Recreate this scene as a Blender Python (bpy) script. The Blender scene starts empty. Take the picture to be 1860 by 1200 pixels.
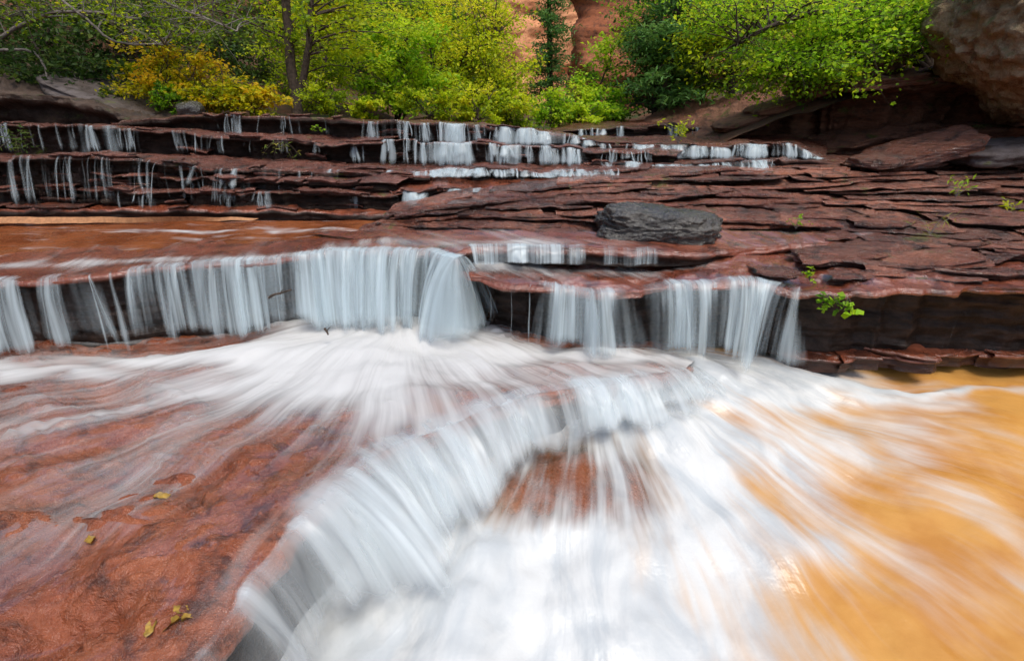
import bpy, math, random
import numpy as np
from mathutils import Vector, Matrix, Euler

R = math.radians
rng = np.random.default_rng(11)
random.seed(11)
scene = bpy.context.scene
col = scene.collection

# ------------------------------------------------------------------ camera
PITCH = R(22.7); FPX = 930.0; EYE = 1.5
cam_d = bpy.data.cameras.new('camera'); cam = bpy.data.objects.new('camera', cam_d); col.objects.link(cam)
cam_d.sensor_width = 36.0; cam_d.lens = 18.0; cam_d.clip_start = 0.05; cam_d.clip_end = 400
cam.location = (0, 0, EYE); cam.rotation_euler = (math.pi/2 - PITCH, 0, 0)
scene.camera = cam

# ------------------------------------------------------------------ sky, sun, exposure
SUN_EL, SUN_AZ = R(66), R(150)          # azimuth measured from +Y towards +X
w = bpy.data.worlds.new('World'); scene.world = w; w.use_nodes = True
nt = w.node_tree; nt.nodes.clear()
sky = nt.nodes.new('ShaderNodeTexSky'); sky.sky_type = 'NISHITA'; sky.sun_disc = False
sky.sun_elevation = SUN_EL; sky.sun_rotation = SUN_AZ; sky.dust_density = 2.5; sky.air_density = 1.0; sky.ozone_density = 1.0
bg = nt.nodes.new('ShaderNodeBackground'); bg.inputs['Strength'].default_value = 0.095
wo = nt.nodes.new('ShaderNodeOutputWorld')
nt.links.new(sky.outputs[0], bg.inputs[0]); nt.links.new(bg.outputs[0], wo.inputs[0])
sd = bpy.data.lights.new('sun', 'SUN'); sd.energy = 1.5; sd.angle = R(25); sd.color = (1.0, 0.95, 0.86)
sun = bpy.data.objects.new('sun', sd); col.objects.link(sun)
to_sun = Vector((math.cos(SUN_EL)*math.sin(SUN_AZ), math.cos(SUN_EL)*math.cos(SUN_AZ), math.sin(SUN_EL)))
sun.rotation_euler = to_sun.to_track_quat('Z', 'Y').to_euler(); sun.location = (0, 0, 12)
scene.view_settings.view_transform = 'Standard'; scene.view_settings.look = 'None'
scene.view_settings.gamma = 1.0; scene.view_settings.use_curve_mapping = False
scene.view_settings.exposure = 1.0
scene.cycles.use_denoising = True
try: scene.cycles.denoiser = 'OPENIMAGEDENOISE'
except Exception: pass
scene.cycles.transparent_max_bounces = 24
scene.cycles.max_bounces = 6; scene.cycles.diffuse_bounces = 3; scene.cycles.glossy_bounces = 3
scene.cycles.caustics_reflective = False; scene.cycles.caustics_refractive = False

# ------------------------------------------------------------------ helpers: geometry of the place
CP, SP = math.cos(PITCH), math.sin(PITCH)
def at(px, py, z=None, Y=None):
    """point of the place seen at a spot of the photograph, on the level z or at the distance Y"""
    v = -(py - 600)/FPX; dx = (px - 930)/FPX; dy = CP + v*SP; dz = -SP + v*CP
    t = (z - EYE)/dz if Y is None else Y/dy
    return (dx*t, dy*t, EYE + dz*t)

PERM = np.random.default_rng(5).permutation(256); PERM = np.concatenate([PERM, PERM, PERM])
GR = np.random.default_rng(6).normal(size=(256, 3)); GR /= np.linalg.norm(GR, axis=1)[:, None]
def pn(x, y, z=0.0):
    x, y, z = np.broadcast_arrays(np.asarray(x, float), np.asarray(y, float), np.asarray(z, float))
    xi, yi, zi = np.floor(x).astype(int), np.floor(y).astype(int), np.floor(z).astype(int)
    xf, yf, zf = x - xi, y - yi, z - zi
    u, v, ww = [a*a*a*(a*(a*6 - 15) + 10) for a in (xf, yf, zf)]
    def g(i, j, k):
        h = PERM[PERM[PERM[(xi + i) & 255] + ((yi + j) & 255)] + ((zi + k) & 255)]
        G = GR[h]; return G[..., 0]*(xf - i) + G[..., 1]*(yf - j) + G[..., 2]*(zf - k)
    def L(a, b, t): return a + t*(b - a)
    return 1.5*L(L(L(g(0,0,0), g(1,0,0), u), L(g(0,1,0), g(1,1,0), u), v),
                 L(L(g(0,0,1), g(1,0,1), u), L(g(0,1,1), g(1,1,1), u), v), ww)
def fbm(x, y, z=0.0, o=4):
    s = 0; a = 1.0; f = 1.0
    for i in range(o):
        s = s + a*pn(np.asarray(x)*f + 7.3*i, np.asarray(y)*f + 3.1*i, np.asarray(z)*f); a *= .5; f *= 2.07
    return s
def sstep(a, b, x):
    t = np.clip((np.asarray(x, float) - a)/(b - a), 0, 1); return t*t*(3 - 2*t)
def stair(q, sharp=.22):
    f = np.floor(q); return f + sstep(.5 - sharp, .5 + sharp, q - f)

def link(o, parent=None):
    col.objects.link(o)
    if parent is not None: o.parent = parent; o.location = -Vector(parent.location)
    return o
def mesh(name, V, F, mat, uv=None, attrs=None, smooth=True):
    V = np.asarray(V, np.float32); F = np.asarray(F, np.int32); M, k = F.shape
    me = bpy.data.meshes.new(name)
    me.vertices.add(len(V)); me.vertices.foreach_set('co', V.ravel())
    me.loops.add(M*k); me.loops.foreach_set('vertex_index', F.ravel())
    me.polygons.add(M); me.polygons.foreach_set('loop_start', np.arange(0, M*k, k, dtype=np.int32))
    me.update(calc_edges=True)
    if uv is not None:
        l = me.uv_layers.new(name='UVMap'); l.data.foreach_set('uv', np.asarray(uv, np.float32)[F.ravel()].ravel())
    for n, a in (attrs or {}).items():
        at_ = me.attributes.new(n, 'FLOAT', 'POINT'); at_.data.foreach_set('value', np.asarray(a, np.float32).ravel())
    me.polygons.foreach_set('use_smooth', np.full(M, smooth, dtype=bool))
    for m in (mat if isinstance(mat, (list, tuple)) else [mat]): me.materials.append(m)
    return me
def grid_faces(a, b, off=0):
    i, j = np.meshgrid(np.arange(a - 1), np.arange(b - 1), indexing='ij')
    q = i*b + j + off
    return np.stack([q, q + b, q + b + 1, q + 1], -1).reshape(-1, 4)
def tag(o, label=None, cat=None, group=None, kind=None):
    if label: o['label'] = label
    if cat: o['category'] = cat
    if group: o['group'] = group
    if kind: o['kind'] = kind
    return o
def obj(name, me, parent=None): return link(bpy.data.objects.new(name, me), parent)
def empty(name, loc, label, cat, group=None):
    e = bpy.data.objects.new(name, None); col.objects.link(e); e.location = loc; e.empty_display_size = .1
    return tag(e, label, cat, group)
def resample(pts, n):
    p = np.asarray(pts, float)
    # Catmull-Rom through the points, then even steps
    q = np.vstack([2*p[0] - p[1], p, 2*p[-1] - p[-2]]); out = []
    for i in range(1, len(q) - 2):
        t = np.linspace(0, 1, 24, endpoint=False)[:, None]; a, b, c, d = q[i - 1], q[i], q[i + 1], q[i + 2]
        out.append(.5*(2*b + (c - a)*t + (2*a - 5*b + 4*c - d)*t**2 + (3*b - a - 3*c + d)*t**3))
    out.append(p[-1:]); o = np.vstack(out)
    s = np.r_[0, np.cumsum(np.linalg.norm(np.diff(o, axis=0), axis=1))]
    e = np.linspace(0, s[-1], n)
    return np.stack([np.interp(e, s, o[:, k]) for k in range(3)], 1), e
def side(P, smooth=9):
    T = np.gradient(P[:, :2], axis=0); k = np.ones(smooth)/smooth
    T = np.stack([np.convolve(np.pad(T[:, i], smooth//2, mode='edge'), k, 'valid')[:len(P)] for i in (0, 1)], 1)
    T /= np.linalg.norm(T, axis=1)[:, None] + 1e-9
    return np.stack([T[:, 1], -T[:, 0], 0*T[:, 0]], 1)      # to the right of the direction of travel

# ------------------------------------------------------------------ helpers: materials
class NT:
    def __init__(s, name):
        s.m = bpy.data.materials.new(name); s.m.use_nodes = True; s.t = s.m.node_tree; s.t.nodes.clear()
        s.out = s.t.nodes.new('ShaderNodeOutputMaterial')
    def n(s, typ, props=None, **inp):
        nd = s.t.nodes.new('ShaderNode' + typ)
        for k, v in (props or {}).items(): setattr(nd, k, v)
        for k, v in inp.items():
            key = int(k[1:]) if k[0] == '_' and k[1:].isdigit() else k.replace('_', ' ')
            s.set(nd.inputs[key], v)
        return nd
    def set(s, sock, v):
        if hasattr(v, 'outputs'): v = v.outputs[0]
        if hasattr(v, 'is_output'): s.t.links.new(v, sock)
        else:
            if sock.type == 'RGBA' and len(v) == 3: v = (*v, 1)
            sock.default_value = v
    def math(s, op, a, b=0.0, c=0.0, clamp=False):
        return s.n('Math', dict(operation=op, use_clamp=clamp), _0=a, _1=b, _2=c)
    def mixc(s, f, a, b, mode='MIX'):
        nd = s.n('Mix', dict(data_type='RGBA', blend_type=mode)); s.set(nd.inputs[0], f); s.set(nd.inputs[6], a); s.set(nd.inputs[7], b)
        return nd.outputs[2]
    def noise(s, vec, scale, detail=4, rough=.55, dist=0.0):
        return s.n('TexNoise', None, Vector=vec, Scale=scale, Detail=detail, Roughness=rough, Distortion=dist).outputs[0]
    def mapv(s, vec, scale, loc=(0, 0, 0), rot=(0, 0, 0)):
        return s.n('Mapping', None, Vector=vec, Scale=scale, Location=loc, Rotation=rot).outputs[0]
    def ramp(s, f, lo, hi):
        return s.n('MapRange', dict(interpolation_type='SMOOTHSTEP'), Value=f, From_Min=lo, From_Max=hi).outputs[0]
    def pos(s): return s.n('NewGeometry').outputs['Position']
    def attr(s, name): return s.n('Attribute', dict(attribute_name=name)).outputs['Fac']

def rock_mat(name, c1, c2, c3, varnish_shade=(.020, .013, .010), rough=(.22, .55), wet=.5, bump=.5, strata=45., moss=.0, mosscol=(.10, .12, .015), big=1.6, vary=False, bdist=.035):
    b = NT(name); p = b.pos()
    n1 = b.noise(p, big, 5, .6); n2 = b.noise(b.mapv(p, (6, 6, 9)), 1.0, 6, .65, .4); fine = b.noise(p, 70, 4, .7)
    band = b.noise(b.mapv(p, (1.3, 1.3, strata)), 1.0, 4, .6, .25)
    c = b.mixc(b.ramp(n1, .38, .62), c1, c2)
    c = b.mixc(b.ramp(n2, .47, .66), c, c3)
    c = b.mixc(b.math('MULTIPLY', b.ramp(band, .46, .64), .45), c, tuple(x*.45 for x in c1))
    c = b.mixc(b.math('MULTIPLY', b.ramp(fine, .5, .75), .35), c, tuple(min(1, x*1.6) for x in c2))
    tone = b.n('MapRange', None, Value=b.n('ObjectInfo').outputs['Random'], To_Min=.5, To_Max=1.35).outputs[0]
    if vary: c = b.mixc(1.0, c, b.n('CombineColor', None, _0=tone, _1=tone, _2=tone), 'MULTIPLY')
    f = b.attr('varnish_shade')
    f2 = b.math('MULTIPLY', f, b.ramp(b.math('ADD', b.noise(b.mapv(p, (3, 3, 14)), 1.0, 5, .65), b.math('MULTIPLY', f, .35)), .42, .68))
    sh = b.mixc(b.ramp(n2, .4, .65), varnish_shade, tuple(x*2.4 for x in varnish_shade))  # near-black face tone: dark wet varnish with undercut shade put into the colour
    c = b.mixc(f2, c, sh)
    if moss > 0:
        up = b.n('SeparateXYZ', None, Vector=b.n('NewGeometry').outputs['Normal']).outputs[2]
        mm = b.math('MULTIPLY', b.ramp(b.noise(p, 3.1, 5, .7), .62 - moss*.25, .72 - moss*.2), b.ramp(up, -.3, .5))
        c = b.mixc(b.math('MULTIPLY', mm, .85), c, mosscol)
    ro = b.n('MapRange', None, Value=b.noise(p, 9, 5, .65), From_Min=.3, From_Max=.7, To_Min=rough[0], To_Max=rough[1]).outputs[0]
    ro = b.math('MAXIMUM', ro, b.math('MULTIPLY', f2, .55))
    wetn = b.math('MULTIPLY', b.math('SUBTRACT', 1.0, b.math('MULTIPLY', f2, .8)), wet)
    h = b.math('ADD', b.math('MULTIPLY', band, .7), b.math('ADD', b.math('MULTIPLY', n2, .8), b.math('MULTIPLY', fine, .22)))
    h = b.math('ADD', h, b.math('MULTIPLY', b.noise(p, 28, 5, .7, .6), .5))
    bp = b.n('Bump', None, Strength=bump, Distance=bdist, Height=h)
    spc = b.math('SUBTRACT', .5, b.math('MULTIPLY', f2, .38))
    pr = b.n('BsdfPrincipled', None, Base_Color=c, Roughness=ro, Specular_IOR_Level=spc, Normal=bp, Coat_Weight=wetn, Coat_Roughness=.10, Coat_Normal=bp)
    b.set(b.out.inputs[0], pr); return b.m

RED = rock_mat('wet_red_sandstone', (.18, .042, .018), (.25, .075, .038), (.06, .02, .012), wet=.8, rough=(.15, .5))
SLAB = rock_mat('red_slab_rock', (.235, .055, .016), (.31, .09, .032), (.075, .02, .009), wet=.5, strata=12, bump=1.0, big=2.2, rough=(.15, .5))
UPPER = rock_mat('dark_wet_cascade_rock', (.12, .036, .02), (.20, .07, .045), (.035, .018, .013), wet=.6, rough=(.15, .5), bump=.9, moss=.05, bdist=.055)
TALUS = rock_mat('layered_red_rock', (.16, .044, .021), (.30, .108, .060), (.045, .02, .014), wet=1.0, rough=(.12, .5), bump=1.0, strata=60, moss=.06, vary=True, bdist=.06)
DARK = rock_mat('black_wet_rock', (.035, .033, .03), (.07, .062, .05), (.02, .017, .015), wet=.9, bump=1.0, rough=(.12, .4), strata=9)
BANK = rock_mat('brown_bank_rock', (.26, .10, .055), (.30, .14, .085), (.11, .05, .03), wet=.0, rough=(.5, .8), bump=1.0, strata=15, moss=.25, bdist=.09)
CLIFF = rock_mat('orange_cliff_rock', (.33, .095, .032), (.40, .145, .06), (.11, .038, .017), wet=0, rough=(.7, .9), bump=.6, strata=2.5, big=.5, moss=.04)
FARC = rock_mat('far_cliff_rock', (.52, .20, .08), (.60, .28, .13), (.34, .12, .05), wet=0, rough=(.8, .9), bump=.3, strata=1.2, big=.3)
LICHEN = rock_mat('lichen_boulder_rock', (.42, .29, .15), (.52, .42, .27), (.22, .12, .055), wet=0, rough=(.6, .9), bump=1.0, bdist=.10, strata=5, moss=.6, mosscol=(.17, .18, .045))
GREY = rock_mat('grey_bank_rock', (.085, .06, .05), (.14, .115, .11), (.04, .028, .02), wet=.1, rough=(.5, .8), bump=.9, strata=22, moss=.15)

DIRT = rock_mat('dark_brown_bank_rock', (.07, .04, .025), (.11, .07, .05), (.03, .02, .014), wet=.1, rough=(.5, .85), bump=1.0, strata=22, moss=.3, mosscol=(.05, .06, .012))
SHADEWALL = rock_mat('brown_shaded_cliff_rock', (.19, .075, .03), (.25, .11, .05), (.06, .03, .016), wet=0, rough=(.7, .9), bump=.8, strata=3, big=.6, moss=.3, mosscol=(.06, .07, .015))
def soil_mat():
    b = NT('leaf_litter_soil'); p = b.pos()
    c = b.mixc(b.ramp(b.noise(p, 2.0, 6, .7), .4, .6), (.075, .035, .018), (.16, .065, .03))
    c = b.mixc(b.ramp(b.noise(p, 17, 4, .8), .55, .68), c, (.16, .12, .03))
    c = b.mixc(b.ramp(b.noise(p, 1.1, 4, .7), .52, .62), c, (.05, .07, .015))
    bp = b.n('Bump', None, Strength=1.0, Distance=.08, Height=b.noise(p, 14, 6, .75))
    b.set(b.out.inputs[0], b.n('BsdfPrincipled', None, Base_Color=c, Roughness=.9, Normal=bp)); return b.m
SOIL = soil_mat()
def plain(name, c, rough=.7, noise=12, amt=.5, bump=.3):
    b = NT(name); p = b.pos(); f = b.noise(p, noise, 5, .7)
    cc = b.mixc(b.ramp(f, .35, .65), tuple(x*(1 - amt) for x in c), tuple(min(1, x*(1 + amt*.6)) for x in c))
    bp = b.n('Bump', None, Strength=bump, Distance=.02, Height=f)
    b.set(b.out.inputs[0], b.n('BsdfPrincipled', None, Base_Color=cc, Roughness=rough, Normal=bp)); return b.m
SAND = plain('pale_orange_sand', (.38, .18, .08), .8, 30, .25)
BARK = plain('dark_bark', (.075, .05, .035), .85, 25, .5, .8)
GBARK = plain('grey_twig_bark', (.20, .17, .15), .85, 25, .4, .5)
def leaf_mat(name, dark, mid, light, trans=.45):
    b = NT(name); t = b.attr('tint')
    c = b.mixc(b.ramp(t, 0, .5), dark, mid); c = b.mixc(b.ramp(t, .5, 1.), c, light)
    d = b.n('BsdfPrincipled', None, Base_Color=c, Roughness=.5, Specular_IOR_Level=.3)
    tr = b.n('BsdfTranslucent', None, Color=c)
    b.set(b.out.inputs[0], b.n('MixShader', None, _0=trans, _1=d, _2=tr)); return b.m
LEAF_Y = leaf_mat('yellow_green_leaf', (.20, .32, .012), (.54, .66, .014), (.80, .74, .03), .6)
LEAF_G = leaf_mat('bright_green_leaf', (.10, .24, .012), (.34, .60, .02), (.62, .74, .03), .6)
LEAF_D = leaf_mat('deep_green_leaf', (.025, .06, .01), (.06, .12, .018), (.14, .20, .03))
LEAF_GOLD = leaf_mat('gold_leaf', (.26, .36, .01), (.66, .60, .012), (.84, .54, .02), .6)
NEEDLE = leaf_mat('pine_needle', (.04, .11, .025), (.10, .24, .05), (.20, .34, .06), .4)
GRASS = leaf_mat('grass_blade', (.05, .10, .01), (.14, .22, .02), (.35, .32, .05), .4)

# water: streaks run along the second UV axis, foam is the coverage carried by the sheet
def streaks(b, uscale, vscale, warp=.0, seed=0.):
    uv = b.n('UVMap').outputs[0]
    a = b.noise(b.mapv(uv, (uscale*.32, vscale*.6, 1), (seed, seed*.7, 0)), 1.0, 2, .5, warp)
    c = b.noise(b.mapv(uv, (uscale, vscale, 1), (seed + 4, 1, 0)), 1.0, 2, .5, warp)
    d = b.noise(b.mapv(uv, (uscale*3.1, vscale*1.3, 1), (seed + 9, 3, 0)), 1.0, 2, .5, warp)
    return b.math('ADD', b.math('MULTIPLY', a, .51), b.math('ADD', b.math('MULTIPLY', c, .34), b.math('MULTIPLY', d, .15)))
def foam_bsdf(b, normal=None, tint=(.74, .78, .79), tr=.3, spec=.12):
    d = b.n('BsdfDiffuse', None, Color=tint); t = b.n('BsdfTranslucent', None, Color=tint)
    m = b.n('MixShader', None, _0=tr, _1=d, _2=t)
    g = b.n('BsdfGlossy', None, Color=(1, 1, 1), Roughness=.35)
    if normal is not None:
        b.set(d.inputs['Normal'], normal); b.set(g.inputs['Normal'], normal)
    return b.n('MixShader', None, _0=spec, _1=m, _2=g)
def fall_mat(name, us=26., vs=1.1, contrast=3.0, mx=.86, tint=(.66, .78, .83)):
    b = NT(name); s = streaks(b, us, vs, .15); d = b.attr('foam')
    x = b.math('ADD', b.math('MULTIPLY', b.math('SUBTRACT', s, .5), contrast), d)
    f = b.math('MULTIPLY', b.ramp(x, .1, 1.05), mx)
    f = b.math('MULTIPLY', f, b.ramp(d, -.35, .05))
    bp = b.n('Bump', None, Strength=.22, Distance=.02, Height=s)
    b.set(b.out.inputs[0], b.n('MixShader', None, _0=f, _1=b.n('BsdfTransparent'), _2=foam_bsdf(b, bp, tint, .35, .035))); return b.m
FALL = fall_mat('silky_falling_water')
THREAD = fall_mat('thin_falling_water', 40., 1.0, 1.3, .8, (.62, .72, .76))
VEIL = fall_mat('veil_of_water', 14., .8, 1.7, .66)
NEAR = fall_mat('near_sheet_of_water', 11., .6, 2.5, .88, (.74, .81, .84))
NVEIL = fall_mat('near_veil_of_water', 5., .4, 1.7, .78, (.74, .81, .84))
def sheet_mat(name, us, vs, contrast, film=.03, tint=(.60, .605, .60)):
    """thin water over rock: clear film with streaks of white water"""
    b = NT(name); s = streaks(b, us, vs, .12); d = b.attr('foam')
    x = b.math('ADD', b.math('MULTIPLY', b.math('SUBTRACT', s, .5), contrast), d)
    f = b.ramp(x, .08, 1.0)
    bp = b.n('Bump', None, Strength=.5, Distance=.03, Height=s)
    gl = b.n('BsdfGlossy', None, Color=(1, 1, 1), Roughness=.2, Normal=bp)
    fr = b.n('LayerWeight', None, Blend=.25, Normal=bp).outputs[0]
    clear = b.n('MixShader', None, _0=b.math('MULTIPLY', fr, film*4, clamp=True), _1=b.n('BsdfTransparent'), _2=gl)
    b.set(b.out.inputs[0], b.n('MixShader', None, _0=f, _1=clear, _2=foam_bsdf(b, bp, tint, .15, .03))); return b.m
FILM = sheet_mat('thin_streaming_water', 11., 1.2, 1.9)
def pool_mat(name, c1, c2, us, vs, contrast, tint=(.58, .59, .58), rough=.2):
    b = NT(name); s = streaks(b, us, vs, .25); d = b.attr('foam'); p = b.pos()
    x = b.math('ADD', b.math('MULTIPLY', b.math('SUBTRACT', s, .5), contrast), d)
    f = b.ramp(x, .1, 1.0)
    h = b.math('ADD', s, b.math('MULTIPLY', b.noise(p, 5, 4, .6), .5))
    bp = b.n('Bump', None, Strength=.45, Distance=.05, Height=h)
    c = b.mixc(b.ramp(b.noise(p, 1.7, 4, .6), .38, .62), c1, c2)
    uvv = b.n('UVMap').outputs[0]; air = b.noise(b.mapv(uvv, (3.2, 1.6, 1)), 1.0, 4, .6, .6)
    tint = b.mixc(b.ramp(air, .36, .62), tuple(x*.78 for x in (tint[0]*.95, tint[1], tint[2]*1.05)), tint)
    wtr = b.n('BsdfPrincipled', None, Base_Color=c, Roughness=rough, Normal=bp, IOR=1.33)
    wtr = b.n('MixShader', None, _0=b.attr('thin'), _1=wtr, _2=b.n('BsdfTransparent'))      # shallow over rock: clear
    b.set(b.out.inputs[0], b.n('MixShader', None, _0=f, _1=wtr, _2=foam_bsdf(b, bp, tint, .0, .03))); return b.m
POOL = pool_mat('silty_orange_water', (.42, .185, .04), (.52, .265, .068), 7., 1.9, 2.5)
UPOOL = pool_mat('silty_brown_water', (.21, .066, .024), (.13, .036, .013), 3.2, 14., 2.6, rough=.12)

# ------------------------------------------------------------------ builders: ledges and falling water
def angular(s, seed, step=.16):
    r_ = np.random.default_rng(int(seed*100) + 3); b = [s[0]]
    while b[-1] < s[-1]: b.append(b[-1] + step*(.25 + 1.6*r_.random()))
    return np.interp(s, b, r_.normal(size=len(b)))
def ledge(name, lip, back, foot, mat, nS=260, nT=34, nF=26, cap=.05, under=.09, jag=.03, relief=.016, plates=.012,
          seed=0., strata=.035, lean=0.0, bumps=(), kind='structure', label=None, flip=1, strat_f=22., varnish_shade=1.0, parent=None, band=None, zj=.008):
    """rock terrace: a top sheet between a back line and a lip, and a layered undercut face below the lip"""
    L, s = resample(lip, nS); B, _ = resample(back, nS)
    nrm = side(L)*flip
    j = jag*(.8*fbm(s*1.7 + seed, seed*3.3, o=3) + .55*angular(s, seed, .22) + .30*angular(s, seed + 1, .07))
    L = L + nrm*j[:, None]; L[:, 2] += zj*(.8*fbm(s*2.2 + seed, 4.4, o=3) + .5*angular(s, seed + 2, .12))
    t = 1 - (1 - np.linspace(0, 1, nT))**1.7
    T = B[:, None]*(1 - t)[None, :, None] + L[:, None]*t[None, :, None]
    x, y = T[..., 0], T[..., 1]
    q = fbm(x*1.1 + seed, y*2.2, seed, 4)
    rel = relief*fbm(x*2.5 + seed, y*3.5, seed + 2, 4) + plates*(stair(q*4.5, .12) - q*2.0)*.8
    rel = rel*(.35 + .65*sstep(0, .12, 1 - t))[None, :]
    for (bx, by, br, bh) in bumps: rel = rel + bh*np.exp(-((x - bx)**2 + (y - by)**2)/(br*br))
    T[..., 2] += rel
    ft = np.broadcast_to(np.asarray(foot, float), ()) if np.ndim(foot) == 0 else None
    fz = np.full(nS, float(foot)) if np.ndim(foot) == 0 else np.interp(np.linspace(0, 1, nS), np.linspace(0, 1, len(foot)), foot)
    lz = T[:, -1, 2]; H = lz - fz
    f = np.linspace(0, 1, nF + 1)[1:]; f = f**1.15
    z = lz[:, None] - H[:, None]*f[None]
    dep = lz[:, None] - z
    u = under*sstep(cap*.7, cap*1.6, dep + .3*cap*pn(s*4 + seed, 1.0)[:, None])
    lay = pn(s[:, None]*1.1 + seed, z*strat_f, seed*1.7)
    d2 = strata*(stair(lay*3, .15)/3) + .35*strata*fbm(s[:, None]*7, z*30, seed, 3) + .012*np.sin(np.clip(dep/cap, 0, 1)*math.pi)
    off = d2*sstep(0, .02, dep) - u + lean*dep
    Fp = np.stack([L[:, None, 0] + nrm[:, None, 0]*off, L[:, None, 1] + nrm[:, None, 1]*off, z], -1)
    V = np.concatenate([T, Fp], 1); nC = nT + nF
    sh = np.concatenate([np.zeros_like(x), varnish_shade*sstep((band or cap)*.5, (band or cap)*1.3, dep)], 1)  # face below the cap painted dark: wet varnish and the undercut's shade
    me = mesh(name, V.reshape(-1, 3), grid_faces(nS, nC), mat, attrs=dict(varnish_shade=sh))
    o = obj(name, me, parent); tag(o, label, kind=kind)
    return dict(o=o, L=T[:, -1].copy(), n=nrm, s=s, foot=fz, top=T, H=H)

def px_of(P):
    P = np.asarray(P, float); x = P[..., 0]; y = P[..., 1]; z = P[..., 2] - EYE
    d = y*CP - z*SP; up = y*SP + z*CP
    return 930 + FPX*x/d, 600 - FPX*up/d

def stream(ld, a, b, foam, parent, mat=None, foot=None, throw=.12, back=.18, nV=34, seed=0., fold=.03, step=.012, spread=.0, endfade=.12, lift=.014, gaps=.35, k0=0., **_):
    """one curtain of falling water from lip position a to b (horizontal places in the photograph)"""
    px, _ = px_of(ld['L']); i = np.where((px >= a) & (px <= b))[0]
    if len(i) < 3: return None
    s0, s1 = ld['s'][i[0]], ld['s'][i[-1]]
    n = max(8, int((s1 - s0)/step)); n = min(n, 420)
    ss = np.linspace(s0, s1, n)
    g = lambda arr: np.stack([np.interp(ss, ld['s'], arr[:, k]) for k in range(3)], 1)
    L = g(ld['L']); N = g(ld['n']); N /= np.linalg.norm(N, axis=1)[:, None]
    k = np.ones(15)/15
    zs = np.convolve(np.pad(L[:, 2], 7, mode='edge'), k, 'valid')
    L[:, 2] = np.maximum(L[:, 2], zs)
    if foot is None: fz = np.interp(ss, ld['s'], ld['foot'])
    elif np.ndim(foot): fz = np.interp(np.linspace(0, 1, n), np.linspace(0, 1, len(foot)), foot)
    else: fz = np.full(n, foot, float)
    H = np.maximum(L[:, 2] - fz, .02)
    nb = 7; tb = np.linspace(-1, 0, nb)
    tv = np.linspace(0, 1, nV - nb + 1)[1:]
    mid = (s0 + s1)/2; T2 = np.stack([-N[:, 1], N[:, 0], 0*N[:, 0]], 1)
    out = []; vv = []; dens = []
    uu = ss*1.0
    e = np.minimum((ss - s0), (s1 - ss)); wid = min({THREAD: .22, VEIL: .2, NVEIL: .3}.get(mat, .14), (s1 - s0)*.46); ed = sstep(-.3*wid, wid*(1 + .4*pn(ss*7, seed)), e)
    thin = mat is THREAD
    gap = gaps*fbm(ss*2.6 + seed*5, seed, o=3) if not thin else 1.5*gaps*fbm(L[:, 0]*4.2, .3, o=3)
    if thin: uu = L[:, 0] + .03*pn(L[:, 0]*3, seed)
    if np.ndim(throw): throw = np.interp(np.linspace(0, 1, n), np.linspace(0, 1, len(throw)), throw)
    th = throw*(1 + .25*fbm(ss*3 + seed, 2.2, o=2))
    for t in tb:
        P = L + N*(t*back) ; P = P.copy(); P[:, 2] = L[:, 2] + lift + .012*t*t*0
        out.append(P); vv.append(np.full(n, t*back)); dens.append((foam + gap)*1.0 - .9*sstep(.25, 1., -t) - (1 - ed)*1.2)
    for t in tv:
        tt = t
        ed = sstep(-.3*wid, wid*(1 + .4*pn(ss*7, seed) + .5*pn(ss*4, t*1.6, seed)), e)
        wob = fold*fbm(ss*7 + seed, t*.7, seed, 3)*min(1, t*2.5)
        P = L + N*((th*tt + wob)[:, None]) + T2*((spread*(ss - mid)*tt*tt)[:, None])
        P[:, 2] = L[:, 2] + lift - (H + lift - .01)*(.25*tt + .75*tt*tt)
        out.append(P); vv.append(t*np.sqrt(H*H + th*th))
        fade = sstep(1 - endfade, 1.04, t + .10*pn(ss*5 + seed, 5.5))
        dens.append(foam + gap - (1.1 + .6*max(0, foam))*fade - (1 - ed)*1.2 + k0*t)
    V = np.stack(out, 1); UV = np.stack([np.broadcast_to(uu[:, None], V.shape[:2]) + (0 if thin else seed*3.1), np.stack(vv, 1)], -1)
    me = mesh('curtain', V.reshape(-1, 3), grid_faces(n, V.shape[1]), mat or FALL, uv=UV.reshape(-1, 2), attrs=dict(foam=np.stack(dens, 1)))
    return obj('curtain', me, parent)

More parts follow.
